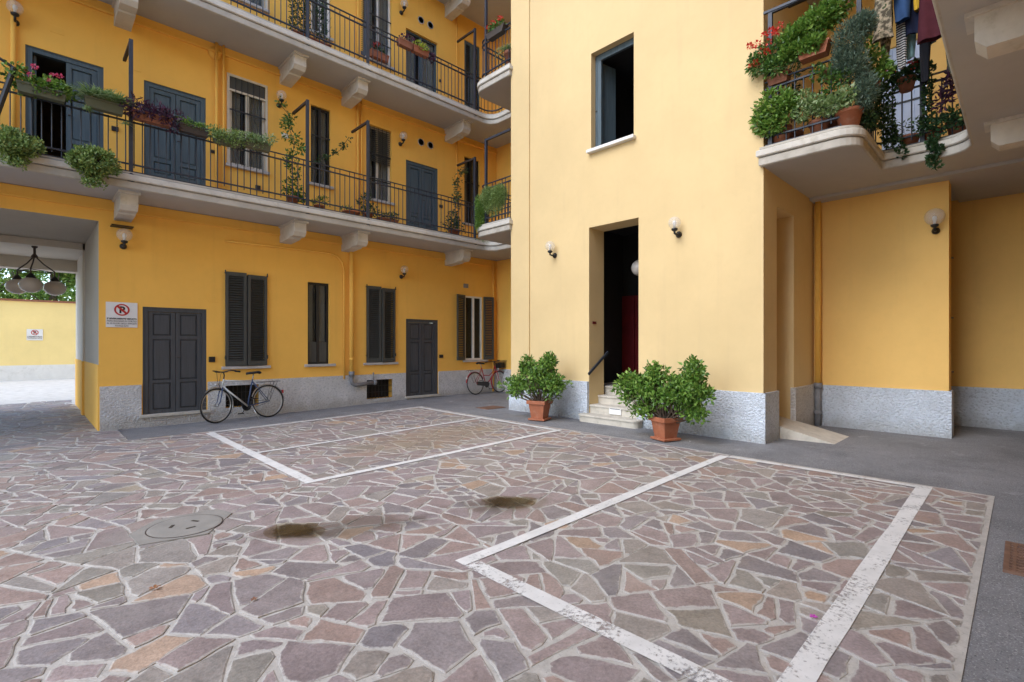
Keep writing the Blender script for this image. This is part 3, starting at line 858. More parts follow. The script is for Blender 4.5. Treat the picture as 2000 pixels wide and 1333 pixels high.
rf = MB(); rf.box(-8, 12, 10.9, 18, 15, 15.25); rf.build('roof', M['soffit'], LW)
bw = MB(); wall(bw, 'Y', 17.2, -8, 12, -.3, 15, [(-2.9, .94, -.3, 3.40, .0)]); bw.build('rear_wall', M['ochre'], LW)
ew = MB(); wall(ew, 'X', -8, YA, 17.2, -.3, 15); ew.build('end_wall', M['ochre'], LW)
# plinth
PLH = [(1.56, 2.65, -.3, .9), (7.29, 8.37, -.3, .9), (2.97, 3.62, .24, .70), (6.15, 6.89, .18, .66)]
pl = MB(); wall(pl, 'Y', YA-.03, .955, 10.6, -.3, .80, PLH, .06); [pl.quad((a_,YA-.03,.80),(b_,YA-.03,.80),(b_,YA+.03,.80),(a_,YA+.03,.80)) for a_, b_ in ((.955,1.56),(2.65,7.29),(8.37,10.6))]; pl.quad((.955,YA-.03,-.3),(.955,YA+.03,-.3),(.955,YA+.03,.8),(.955,YA-.03,.8))
pl.build('plinth', M['stucco'], LW)
pl = MB(); wall(pl, 'X', 10.57, 8.3, YA-.03, -.3, .80); pl.quad((10.57,8.3,.8),(10.57,YA-.03,.8),(10.61,YA-.03,.8),(10.61,8.3,.8)); pl.build('plinth', M['stucco'], LW)
# flat string band under each balcony and over the ground floor
for za in (4.01, 7.56): 
    b = MB(); b.box(-7.9, 10.59, YA-.05, YA+.01, za-.03, za+.003); b.build('string_course', M['ochre'], LW)
b = MB(); b.box(-7.9, 10.59, YA-.028, YA+.01, 4.013, 4.17); b.build('string_course', M['ochre'], LW)
for z_ in (Z1, Z2, Z3): slab(LW, OUT, z_)
for z_ in (Z1, Z2, Z3):
    for x in (-1.6, 1.28, 4.18, 5.62, 8.72): corbel(LW, x, z_)
XP = (1.28, 4.26, 5.65, 8.86)
for zf in (ZF1, ZF2):
    rl = railing(LW, RAILP, zf, 3.6)
    for x in XP: laundry_post(rl, x, 10.55, zf)
    laundry_post(rl, 8.04, 9.15, zf, 2.1, (0, -.85, 0))
# the bent black brace on the far left of the lower railing
b = MB(); b.tube([(-.36, 10.40, 4.62), (-.12, 10.36, 5.62)], .035, 8); b.tube([(-.12, 10.36, 5.62), (-.45, 10.36, 5.80)], .02, 6); b.build('awning_arm', M['black'], LW)

# doors
panel_door(LW, 1.58, 2.63, .23, 2.27, YA+.05, 'greywood')
panel_door(LW, 7.31, 8.35, .16, 2.25, YA+.05, 'greywood')
for x0, x1, zt in ((1.53, 2.68, .235), (7.25, 8.40, .165)):
    b = MB(); b.bbox(x0, x1, YA-.10, YA+.14, zt-.05, zt, .005); b.build('threshold', M['step'], LW)
    b = MB(); b.box(x0+.03, x1-.03, YA-.055, YA+.12, -.2, zt-.05); b.build('door_step', M['stucco'], LW)
PU = ((.05,.16),(.19,.30),(.34,.96))
def upper_doors(zf, blind_first):
    panel_door(LW, .0, 1.01, zf, zf+2.08, YA+.06, 'bluewood', 2, PU, open_left=blind_first)
    if blind_first:
        lf_ = MB(); lf_.box(.10, .135, YA+.115, YA+.52, zf+.01, zf+1.98); lf_.build('open_leaf', M['bluewood'], LW)
    if blind_first: room('Y', YA+.12, .0, 1.01, zf, zf+2.08, LW, 2.0)
    panel_door(LW, 1.60, 2.62, zf, zf+2.08, YA+.06, 'bluewood', 2, PU)
    panel_door(LW, 7.31, 8.35, zf, zf+2.06, YA+.06, 'bluewood', 2, PU)
upper_doors(ZF1, True)
panel_door(LW, .0, 1.01, ZF2, ZF2+2.08, YA+.06, 'bluewood', 2, PU); panel_door(LW, 1.60, 2.62, ZF2, ZF2+2.08, YA+.06, 'bluewood', 2, PU)
# second floor: glazed door with grey frame and a light curtain
bars_window(LW, 7.31, 8.35, ZF2+.02, ZF2+2.06, YA, 'bluewood', .10, False, True)
lv = Matrix.Translation((9.32, YA+.03, ZF2+.02)); louvre_leaf(LW, .285, 2.56, lv, 'bluewood'); lv = Matrix.Translation((9.615, YA+.03, ZF2+.02)); louvre_leaf(LW, .285, 2.56, lv, 'bluewood')
room('Y', YA+.16, 9.31, 9.91, ZF2, ZF2+2.6, LW, .5)

# ground floor windows
def shutters(x0, x1, z0, z1, ajar=(3, -5)):
    wm = (x1-x0)/2
    a = Matrix.Translation((x0-.015, YA-.035, z0+.01)) @ Matrix.Rotation(R(-ajar[0]), 4, 'Z'); louvre_leaf(LW, wm+.005, z1-z0+.02, a)
    b = Matrix.Translation((x1+.015, YA-.035, z0+.01)) @ Matrix.Rotation(R(180-ajar[1]), 4, 'Z'); louvre_leaf(LW, wm+.005, z1-z0-.01, b)
    hg = MB()
    for x in (x0-.02, x1+.02):
        for zz in (z0+.15, z1-.02): hg.tube([(x, YA-.06, zz), (x, YA-.06, zz+.08)], .012, 6); hg.tube([(x, YA, zz+.03), (x, YA-.06, zz+.03)], .008, 6)
    hg.build('hinge', M['black'], LW)
shutters(2.98, 3.76, 1.10, 3.04); room('Y', YA+.14, 2.98, 3.76, 1.10, 3.04, LW, .5); sill(LW, 2.90, 3.85, YA, 1.10)
shutters(6.16, 6.94, 1.10, 3.01, (2, -7)); room('Y', YA+.14, 6.16, 6.94, 1.10, 3.01, LW, .5); sill(LW, 6.07, 7.04, YA, 1.10)
bars_window(LW, 4.68, 5.20, 1.10, 3.01, YA, 'black', .10, False, True, 0, True); sill(LW, 4.60, 5.33, YA, 1.10)
b = MB(); b.box(4.69, 5.19, YA+.075, YA+.09, 1.11, 1.62); b.build('lower_screen', M['shutter'], LW)
bars_window(LW, 9.33, 10.01, 1.10, 3.01, YA, 'white_frame', .05, False, False); sill(LW, 9.25, 10.20, YA, 1.10)
a = Matrix.Translation((9.30, YA-.035, 1.10)) @ Matrix.Rotation(R(180+14), 4, 'Z'); louvre_leaf(LW, .36, 1.92, a)
a = Matrix.Translation((10.04, YA-.035, 1.10)) @ Matrix.Rotation(R(-16), 4, 'Z'); louvre_leaf(LW, .34, 1.92, a)
# upper windows
for zf in (ZF1, ZF2):
    bars_window(LW, 3.05, 3.75, zf+.86, zf+2.70, YA, 'cream_frame', .06); sill(LW, 2.97, 3.83, YA, zf+.86)
    b = MB(); b.box(3.06, 3.74, YA+.005, YA+.05, zf+2.44, zf+2.69); b.build('roller_box', M['shutter'], LW)
    b = MB()
    for a_ in ((3.0,3.05,zf+.86,zf+2.75), (3.75,3.80,zf+.86,zf+2.75)): b.box(a_[0], a_[1], YA-.012, YA+.02, a_[2], a_[3])
    b.box(3.05, 3.75, YA-.0118, YA+.02, zf+2.70, zf+2.75); b.box(3.05, 3.75, YA-.0118, YA+.02, zf+2.40, zf+2.44); b.build('window_surround', M['cream_frame'], LW)
    sill(LW, 4.69, 5.28, YA, zf+.86); sill(LW, 6.10, 6.95, YA, zf+.80)
bars_window(LW, 4.75, 5.22, ZF1+.86, ZF1+2.68, YA, 'black', .10, True, True)
bars_window(LW, 6.16, 6.87, ZF1+.80, ZF1+2.68, YA, 'cream_frame', .12, True, True, .48)
bars_window(LW, 9.31, 9.91, ZF1+.70, ZF1+2.68, YA, 'black', .10, True, True); sill(LW, 9.24, 9.98, YA, ZF1+.70)
bars_window(LW, 4.75, 5.22, ZF2+.86, ZF2+2.68, YA, 'white_frame', .08, False, True)
bars_window(LW, 6.16, 6.87, ZF2+.80, ZF2+2.68, YA, 'white_frame', .10, True, True)
a = Matrix.Translation((6.14, YA-.03, ZF2+.80)) @ Matrix.Rotation(R(180-20), 4, 'Z'); louvre_leaf(LW, .34, 1.88, a, 'greywood')
# cellar vents
for x0, x1, z0, z1 in ((2.97,3.62,.24,.70), (6.15,6.89,.18,.66)):
    v = MB(); v.box(x0, x1, YA+.20, YA+.22, z0, z1); gr = v.build('cellar_vent', M['interior_dark'], LW)
    for k in range(1, 8):
        b = MB(); x = x0+(x1-x0)*k/8; b.bar((x, YA+.04, z0), (x, YA+.04, z1), .014, .014); b.build('bar', M['black'], gr)
    for q in (.33, .66):
        b = MB(); zz = z0+(z1-z0)*q; b.bar((x0, YA+.03, zz), (x1, YA+.03, zz), .02, .012); b.build('bar', M['black'], gr)
# pipes and conduits
p = MB(); p.tube([(5.72, YA-.07, 4.15), (5.72, YA-.07, .86)], .052, 12)
for zz in (3.3, 2.2, 1.2): p.lathe([(.06,-.02),(.06,.02)], (5.72, YA-.07, zz), 12)
p.build('downpipe', M['ochre'], LW, True)
p = MB(); p.lathe([(.068,-.06),(.068,.06)], (5.72, YA-.08, .84), 12); p.tube([(5.72,YA-.08,.86),(5.72,YA-.08,.68),(5.74,YA-.09,.60),(5.82,YA-.09,.56),(6.30,YA-.09,.60)], .048, 12); p.lathe([(.05,0),(.065,.01),(.065,.07),(.04,.08)], (6.30,YA-.09,.60), 12, 'x'); p.tube([(6.30,YA-.09,.62),(6.30,YA-.09,.85)], .018, 8); p.build('pipe_outlet', M['cast'], LW, True)
p = MB(); p.tube([(5.55,YA-.03,.72),(5.55,YA-.03,3.35),(5.50,YA-.03,3.55),(5.38,YA-.03,3.68),(5.2,YA-.03,3.73),(4.1,YA-.03,3.72),(2.97,YA-.03,3.70)], .022, 8); p.build('conduit', M['ochre'], LW, True)
p = MB(); p.tube([(2.80,YA-.05,ZF1+.02),(2.80,YA-.05,Z2)], .03, 10); p.tube([(2.93,YA-.05,ZF1+.02),(2.93,YA-.05,Z2)], .022, 10); p.build('downpipe', M['ochre'], LW, True)
p = MB(); p.tube([(5.90,YA-.05,ZF1+.02),(5.90,YA-.05,Z2)], .028, 10); p.tube([(6.0,YA-.05,ZF1+.02),(6.0,YA-.05,Z2)], .02, 10); p.build('downpipe', M['ochre'], LW, True)
p = MB(); p.tube([(5.90,YA-.05,ZF2+.02),(5.90,YA-.05,Z3)], .028, 10); p.build('downpipe', M['ochre'], LW, True)
p = MB(); p.tube([(9.0,YA-.04,ZF1),(9.0,YA-.04,Z2)], .018, 8); p.build('conduit', M['ochre'], LW, True)
p = MB(); p.tube([(9.0,YA-.04,ZF2),(9.0,YA-.04,Z3)], .018, 8); p.build('conduit', M['ochre'], LW, True)
p = MB(); p.tube([(10.42,YA-.05,.1),(10.42,YA-.05,4.1)], .03, 8); p.build('downpipe', M['ochre'], LW, True)
p = MB(); p.tube([(-.14,YA-.05,ZF1),(-.14,YA-.05,Z2)], .035, 8); p.build('downpipe', M['ochre'], LW, True)
for x in (2.80,): 
    v = MB(); v.lathe([(.13,0),(.13,.02),(.11,.03)], (x-.02, YA-.03, ZF1+3.05), 20, 'y'); v.build('vent_cover', M['ochre'], LW, True)
for zz in (ZF1+2.65, ZF2+2.44+.02):
    for x in (7.78, 8.09):
        v = MB(); v.lathe([(.10,-.012),(.10,.012),(.082,.012),(.082,-.012)], (x, YA-.008, zz), 20, 'y'); q = v.build('vent_ring', M['sill'], LW)
        v = MB(); v.lathe([(.081,0),(.081,.006)], (x, YA-.010, zz), 20, 'y'); v.build('vent_grille', M['black'], q)
def plate(x0, x1, z0, z1, mat='black', y=YA, name='meter_box'):
    b = MB(); b.bbox(x0, x1, y-.03, y+.01, z0, z1, .004); return b.build(name, M[mat], LW)
plate(2.67, 2.78, 1.20, 1.31); plate(8.40, 8.52, 1.18, 1.27); plate(9.28, 9.44, 3.24, 3.36, 'cast')
plate(1.12, 1.22, ZF1+.98, ZF1+1.06, name='doorbell'); plate(8.40, 8.50, ZF1+.98, ZF1+1.06, name='doorbell'); plate(8.40, 8.46, ZF2+1.0, ZF2+1.07, name='doorbell'); plate(2.70, 2.80, ZF1+1.0, ZF1+1.06, name='doorbell')
plate(4.10, 4.23, ZF1+1.72, ZF1+1.82, 'white', name='intercom'); plate(3.55, 3.65, ZF1+.42, ZF1+.53, name='wall_grille')
for x0, x1, z0, z1 in ((2.66,2.84,2.42,2.58), (.30,.48,ZF1+2.42,ZF1+2.54), (1.38,1.56,ZF1+2.2,ZF1+2.38)): 
    b = MB(); b.bbox(x0, x1, YA-.006, YA+.01, z0, z1, .003); b.build('junction_cover', M['ochre'], LW)

# passage through the left wing
def passage():
    c = MB()
    for x in (.94,):
        c.quad((.90,14.4,1.19),(.90,14.75,1.19),(.90,14.75,3.77),(.90,14.4,3.77)); c.quad((x,14.4,1.19),(.90,14.4,1.19),(.90,14.4,3.77),(x,14.4,3.77))
        c.quad((x,14.75,1.19),(x,17.2,1.19),(x,17.2,3.77),(x,14.75,3.77)); c.quad((x,14.75,1.19),(.90,14.75,1.19),(.90,14.75,3.77),(x,14.75,3.77))
    c.build('passage_wall', M['passage'], LW)
    c = MB(); c.quad((.94,YA,1.19),(.94,14.4,1.19),(.94,14.4,3.77),(.94,YA,3.77)); c.build('passage_wall', M['passage_shaded'], LW)
    c = MB(); c.quad((-2.9,YA,-.3),(-2.9,17.2,-.3),(-2.9,17.2,3.77),(-2.9,YA,3.77)); c.build('passage_wall', M['passage'], LW)
    d = MB(); e = .012
    d.box(.94-e, 1.0, YA-.002, 14.39, -.3, 1.19); d.box(.90-e, 1.0, 14.388, 14.762, -.3, 1.188); d.box(.94-e, 1.0, 14.76, 17.2, -.3, 1.19); d.build('passage_dado', M['ochre'], LW)
    k = MB(); k.box(-3, 1.0, YA+.01, 14.4, 3.77, 3.9); k.build('passage_ceiling', M['passage_shaded'], LW)
    k = MB(); k.box(-3, 1.0, 14.4, 14.75, 3.63, 3.9); k.box(-3, 1.0, 14.75, 16.8, 3.68, 3.9); k.box(-3, 1.0, 16.8, 17.21, 3.40, 3.9); k.build('passage_ceiling', M['passage'], LW)
passage()

# ------------------------------------------------------------------ stair tower
TW = thing('stair_tower', 'cream stair tower with open window, stepped doorway and grey plinth', 'building', (8, 5.5, 0))
DY0, DY1, DZ = 4.92, 6.04, 3.88
mb = MB(); wall(mb, 'X', 8.03, 3.38, 7.66, -.3, 15, [(DY0, DY1, -.3, DZ, .50), (5.02, 5.99, 5.40, 7.32, .20)])
mb.build('wall', M['cream'], TW)
for y0, y1 in ((2.75, 3.38), (7.66, 8.24)):
    b = MB(); b.box(8.0, 8.10, y0+.003, y1-.003, -.3, 15); b.build('pilaster', M['cream'], TW)
mb = MB(); wall(mb, 'Y', 8.24, 8.0, 10.7, -.3, 15, sgn=-1); mb.build('wall', M['cream'], TW)
mb = MB(); wall(mb, 'Y', 2.75, 8.0, 10.62, -.3, 15, [(8.57, 9.41, -.3, 3.75, .34)]); mb.build('wall', M['cream'], TW)
b = MB(); b.box(8.5, 9.5, 3.09, 3.12, -.2, 3.8); b.build('niche_back', M['cream'], TW)
b = MB(); b.box(8.05, 10.6, 2.8, 8.2, 14.8, 15); b.build('roof', M['soffit'], TW)
pl = MB(); wall(pl, 'X', 7.965, 2.715, DY0, -.3, .82)
pl.quad((7.965,2.715,.82),(7.965,DY0,.82),(8.04,DY0,.82),(8.04,2.715,.82)); pl.quad((7.965,2.715,-.3),(8.575,2.715,-.3),(8.575,2.715,.82),(7.965,2.715,.82)); pl.quad((8.575,2.715,-.3),(8.575,3.0,-.3),(8.575,3.0,.82),(8.575,2.715,.82)); pl.quad((7.965,2.715,.82),(8.575,2.715,.82),(8.575,2.76,.82),(7.965,2.76,.82)); pl.quad((7.965,DY0,-.3),(8.03,DY0,-.3),(8.03,DY0,.82),(7.965,DY0,.82))
pl.build('plinth', M['stucco_light'], TW)
pl = MB(); wall(pl, 'X', 7.965, DY1, 8.275, -.3, .82)
pl.quad((7.965,DY1,.82),(7.965,8.275,.82),(8.04,8.275,.82),(8.04,DY1,.82)); pl.quad((7.965,DY1,-.3),(8.03,DY1,-.3),(8.03,DY1,.82),(7.965,DY1,.82)); pl.quad((7.965,8.275,-.3),(10.6,8.275,-.3),(10.6,8.275,.82),(7.965,8.275,.82))
pl.build('plinth', M['stucco_light'], TW)
pl = MB(); pl.box(9.405, 10.6, 2.715, 2.80, -.3, .82); pl.build('plinth', M['stucco'], TW)
# stone steps
def rstep(x0, x1, y0, y1, z0, z1, r=.10, name='step'):
    poly = fillet([(x1, y1), (x0, y1), (x0, y0), (x1, y0)], {1: r, 2: r}, 6) if r else [(x1,y1),(x0,y1),(x0,y0),(x1,y0)]
    o = MB(); o.prism(poly, z0, z1-.035); s = o.build(name, M['step'], TW)
    q = offset(poly, .02); n = len(q); t = MB()
    t.add([(x,y,z1-.034) for x,y in q]+[(x,y,z1-.008) for x,y in q]+[(x,y,z1) for x,y in offset(q,-.008)], [tuple(range(n))[::-1]]+[(k*n+i,k*n+(i+1)%n,(k+1)*n+(i+1)%n,(k+1)*n+i) for k in range(2) for i in range(n)]+[tuple(range(2*n,3*n))])
    t.build('tread', M['step'], s)
rstep(7.76, 8.10, 4.80, 6.12, -.1, .20)
rstep(8.06, 8.40, DY0+.002, DY1-.002, .0, .365, 0)
rstep(8.34, 8.70, DY0+.002, DY1-.002, .0, .53, 0)
rstep(8.62, 10.4, DY0-.5, DY1+.5, .0, .70, 0)
b = MB(); b.box(8.03, 8.07, 5.30, 5.56, .225, .34); b.build('letter_plate', M['white'], TW)
b = MB(); b.box(8.024, 8.032, 5.32, 5.54, .325, .335); b.build('letter_slot', M['black'], TW)
# hall inside
hl = MB(); wall(hl, 'X', 10.4, 4.3, 6.8, .6, 4.2); wall(hl, 'Y', 6.8, 8.53, 10.4, .6, 4.2); wall(hl, 'Y', 4.3, 8.53, 10.4, .6, 4.2)
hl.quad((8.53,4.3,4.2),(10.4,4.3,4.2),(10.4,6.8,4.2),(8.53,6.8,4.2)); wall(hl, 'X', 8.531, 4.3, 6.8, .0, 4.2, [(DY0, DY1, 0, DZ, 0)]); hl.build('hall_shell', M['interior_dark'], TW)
for k in range(3):
    b = MB(); b.box(10.32, 10.38, 5.72+.36*k, 6.06+.36*k, .71, 2.72); b.build('red_panel', M['pink_stone'], TW)
b = MB(); b.sphere((9.2, 5.62, 3.16), .165, 20, 14); gl = b.build('hall_globe', M['milk_globe'], TW, True)
b = MB(); b.tube([(9.2,5.62,3.32),(9.2,5.62,4.2)], .01, 6); b.build('hall_lamp_rod', M['black'], gl)
# handrail
b = MB(); b.bar((7.96, 6.0, .97), (8.62, 6.0, 1.40), .025, .05); b.tube([(8.1,6.04,1.03),(8.1,6.0,1.06)], .01, 6); b.tube([(8.45,6.04,1.26),(8.45,6.0,1.29)], .01, 6); b.build('handrail', M['iron'], TW)
b = MB(); b.box(8.14, 8.26, DY1-.012, DY1+.002, 1.97, 2.02); b.build('door_button', M['pink_stone'], TW)
# open tower window
wf = MB(); X0 = 8.17
wf.box(X0, X0+.06, 5.02, 5.07, 5.40, 7.32); wf.box(X0, X0+.06, 5.94, 5.99, 5.40, 7.32); wf.box(X0+.001, X0+.059, 5.07, 5.94, 7.20, 7.32); wf.box(X0+.001, X0+.059, 5.07, 5.94, 5.40, 5.46)
tw = wf.build('window', M['bluewood'], TW)
cs = MB(); cs.box(0, .42, -.02, .02, 0, 1.72); cs.xf(Matrix.Translation((8.235, 5.935, 5.47)) @ Matrix.Rotation(R(-12), 4, 'Z')); cs.build('casement', M['bluewood'], tw)
cs = MB(); cs.box(0, .42, -.02, .02, 0, 1.72); cs.xf(Matrix.Translation((8.235, 5.075, 5.47)) @ Matrix.Rotation(R(8), 4, 'Z')); cs.build('casement', M['bluewood'], tw)
cs = MB(); cs.box(X0-.01, X0, 5.945, 5.985, 6.2, 6.22); cs.build('latch', M['black'], tw)
cs = MB(); cs.box(X0+.0, X0+.05, 5.85, 5.935, 5.465, 7.195); cs.build('fixed_stile', M['bluewood'], tw)
s = MB(); s.bbox(7.93, 8.17, 4.97, 6.04, 5.335, 5.40, .008); s.build('sill', M['fascia_white'], tw)
room('X', 8.24, 5.02, 5.99, 5.40, 7.32, TW, 2.0, 1, 'interior_dark')
# ramp to the side door
rp = MB(); rp.add([(8.58,3.08,.34),(9.40,3.08,.34),(9.62,1.97,.05),(8.72,1.97,.05),(8.58,3.08,-.1),(9.40,3.08,-.1),(9.62,1.97,-.1),(8.72,1.97,-.1)], [(0,1,2,3),(4,5,6,7),(0,3,7,4),(3,2,6,7),(2,1,5,6)])
props(rp.build('ramp', M['step']), 'small concrete ramp up to the side door by the tower corner', 'ramp')

# ------------------------------------------------------------------ right wing
Z1R, Z2R, Z3R = Z1+.06, Z2+.06, Z3+.06; ZFR = Z1R+.285
RW = thing('apartment_wing', 'ochre apartment wing at right with curved balcony over recessed walls', 'building', (10.6, 1.8, 0))
mb = MB(); wall(mb, 'X', 10.6, .84, 2.75, -.3, Z1R+.1); mb.build('wall', M['honey'], RW)
mb = MB(); wall(mb, 'X', 10.6, -.57, 2.75, Z1R+.2, 12, [(1.12, 1.72, ZFR, ZFR+2.1, .12), (.0, .55, ZFR+.0, ZFR+2.2, .12)]); mb.build('wall', M['honey'], RW)
mb = MB(); wall(mb, 'Y', .84, 10.6, 10.95, -.3, Z1R+.1); mb.build('wall', M['honey'], RW)
mb = MB(); wall(mb, 'X', 12.4, -.57, 1.6, -.3, Z1R+.1); mb.build('wall', M['honey'], RW)
mb = MB(); mb.box(10.95, 12.4, 1.45, 1.5, -.3, Z1R+.1); mb.box(10.93, 10.96, .85, 1.5, -.3, Z1R); mb.build('wall', M['interior_dark'], RW)
gb = MB(); gb.box(10.95, 11.0, .86, .90, 0, 4.0); 
for zz in (.5, 1.1, 2.0, 3.0): gb.tube([(10.97,.86,zz),(11.1,.83,zz)], .015, 6)
gb.build('gate_post', M['black'], RW)
mb = MB(); wall(mb, 'Y', -.57, -8, 12.4, -.3, 12); mb.build('wall', M['ochre'], RW)
b = MB(); b.box(-8, 12.4, -6, .1, 12, 12.25); b.build('roof', M['soffit'], RW)
pl = MB(); wall(pl, 'X', 10.565, .805, 2.72, -.3, .81); pl.quad((10.565,.805,.81),(10.565,2.72,.81),(10.61,2.72,.81),(10.61,.805,.81)); pl.quad((10.565,.805,-.3),(10.96,.805,-.3),(10.96,.805,.81),(10.565,.805,.81)); pl.quad((10.565,.805,.81),(10.96,.805,.81),(10.96,.85,.81),(10.565,.85,.81)); pl.build('plinth', M['stucco_light'], RW)
pl = MB(); pl.box(12.36, 12.5, -.57, 1.5, -.3, .78); pl.build('plinth', M['stucco_light'], RW)
pl = MB(); pl.box(-8, 12.36, -.58, -.535, -.3, .80); pl.build('plinth', M['stucco'], RW)
for z_ in (Z1R, Z2R, Z3R): slab(RW, OUT_R, z_)
b = MB(); b.box(10.62, 12.5, -.6, 2.7, Z1R, Z1R+.12); b.build('soffit', M['soffit'], RW)
b = MB(); b.box(10.28, 10.6, .84, 2.74, Z1R-.05, Z1R+.002); b.build('soffit_beam', M['soffit'], RW)
b = MB(); b.box(10.28, 12.4, -.57, .84, Z1R-.0498, Z1R-.0002); b.build('soffit_beam', M['soffit'], RW)
for z_ in (Z1R, Z2R):
    for x in (2.6, 5.62, 8.45): corbel(RW, x, z_, True)
tl = sum(path_len(RAILP_R))
RL = railing(RW, RAILP_R, ZFR, 9.0)
laundry_post(RL, 8.30, 1.60, ZFR, 2.2, (0, .9, 0)); laundry_post(RL, 9.50, 1.05, ZFR, 1.5, (.3, 0, 0)); laundry_post(RL, 8.02, 2.66, ZFR, 2.05, (0, -.6, 0))
p = MB(); p.tube([(10.50,2.66,Z1R-.02),(10.50,2.66,.82)], .05, 12); p.build('downpipe', M['ochre'], RW, True)
p = MB(); p.lathe([(.07,-.05),(.07,.05)], (10.50,2.66,.80), 12); p.tube([(10.50,2.66,.84),(10.50,2.66,-.05)], .054, 12); p.lathe([(.068,-.04),(.068,.04)], (10.50,2.66,.30), 12); p.build('pipe_shoe', M['cast'], RW, True)
# pale blue shuttered door on the first floor
for k in range(4):
    b = MB(); b.box(10.60, 10.64, 1.13+.147*k, 1.272+.147*k, ZFR, ZFR+2.08); b.build('shutter_board', M['paleblue'], RW)
for zz in (.35, 1.1, 1.75):
    b = MB(); b.box(10.588, 10.60, 1.13, 1.72, ZFR+zz, ZFR+zz+.03); b.build('shutter_strap', M['black'], RW)
b = MB(); b.box(10.62, 10.66, .0, .55, ZFR, ZFR+2.2); b.build('door', M['bluewood'], RW)

# ------------------------------------------------------------------ court beyond the passage
M['pale_ground'] = simple('pale_gravel', (.56, .545, .52), .45, .18, 4, (30, .6, .01), dirt=((.2,.19,.18), 3, .5))
sheet('far_court_paving', -12, 14, 17.26, 60, .006, M['pale_ground'], 2.0, label='pale paved court beyond the passage', kind='structure')
FW = thing('boundary_wall', 'pale yellow boundary wall with grey base beyond the passage', 'wall', (0, 30.4, 0))
b = MB(); b.box(-14, 14, 30.4, 30.75, -.2, 3.45); b.build('wall', M['pale_yellow'], FW)
b = MB(); b.box(-14, 14, 30.36, 30.42, -.2, .66); b.build('plinth', M['fascia_white'], FW)
b = MB(); b.box(-14, 14, 30.33, 30.80, 3.45, 3.53); b.build('coping', M['terracotta_dark'], FW)

def leaves(mb, centers, n, L, W, spread, up=.25, tint=(.0, 1.), gen=None, droop=0., outward=True, shade=True):
    """scatter folded leaf blades round each (center, radius); each leaf takes a random tint"""
    q = gen or rng; attr = []
    for (c, r) in centers:
        c = np.array(c, float)
        d = q.normal(size=(n, 3)); d /= np.linalg.norm(d, axis=1)[:, None]
        k = q.random(n)**.45
        p = c + d*k[:, None]*np.array(r)
        o = d + np.array([0, 0, up]) + q.normal(scale=spread, size=(n, 3)); o[:, 2] -= droop
        o /= np.linalg.norm(o, axis=1)[:, None]
        s = np.cross(o, q.normal(size=(n, 3))); s /= np.linalg.norm(s, axis=1)[:, None]
        nn = np.cross(o, s)
        l = L*q.uniform(.65, 1.25, n)[:, None]; w_ = W*q.uniform(.7, 1.2, n)[:, None]
        a = p; b_ = p + o*l*.45 + s*w_*.5 + nn*w_*.12; e = p + o*l - nn*l*.12; f = p + o*l*.45 - s*w_*.5 + nn*w_*.12
        t0 = np.clip(q.normal(.5, .22, n), tint[0], tint[1])
        base = len(mb.v)
        V = np.stack([a, b_, e, f], 1).reshape(-1, 3); mb.v += V.tolist()
        mb.f += [(base+4*i, base+4*i+1, base+4*i+2, base+4*i+3) for i in range(n)]
        attr += np.repeat(t0, 4).tolist()
    mb.attr = (mb.attr or []) + attr
    return mb

def tree(name, label, x, y, z, h, rad, seed, mat='leaf_tree'):
    q = np.random.default_rng(seed); t = thing(name, label, 'tree', (x, y, 0), 'trees beyond the boundary wall')
    tr = MB(); tr.tube([(x, y, -.1), (x+.1, y, h*.3), (x-.1, y+.1, h*.55)], [.16, .13, .08], 8); tips = []
    cs = []
    for k in range(46):
        a = q.uniform(0, 6.28); rr_ = rad*math.sqrt(q.random()); zz = z + (h-z)*q.random()
        kk = 1 - .55*abs((zz-z)/(h-z)-.4); c = (x+rr_*kk*math.cos(a), y+rr_*kk*math.sin(a)*.8, zz)
        cs.append((c, tuple(q.uniform(.28, .5, 3))))
        if k % 4 == 0: tr.tube([(x, y, h*.4), ((x+c[0])/2, (y+c[1])/2, (h*.4+c[2])/2+.2), c], [.06, .035, .012], 5)
    tr.build('trunk', M['bark'], t)
    f = leaves(MB(), cs, 130, .20, .11, .6, .1, gen=q); f.build('crown', M[mat], t)
tree('leafy_tree', 'bushy green tree behind the far yellow wall, left of pendant lamp', -1.6, 34.2, 2.6, 8.2, 2.6, 1)
tree('leafy_tree', 'bushy green tree behind the far yellow wall, above the small sign', 1.0, 33.8, 2.6, 7.2, 2.3, 2)
tree('leafy_tree', 'darker green tree further behind the far yellow wall', 2.9, 36, 2.6, 9.0, 3.0, 3)
tree('leafy_tree', 'tall green tree furthest behind the far yellow wall', -.2, 38, 2.6, 10.5, 3.4, 4)

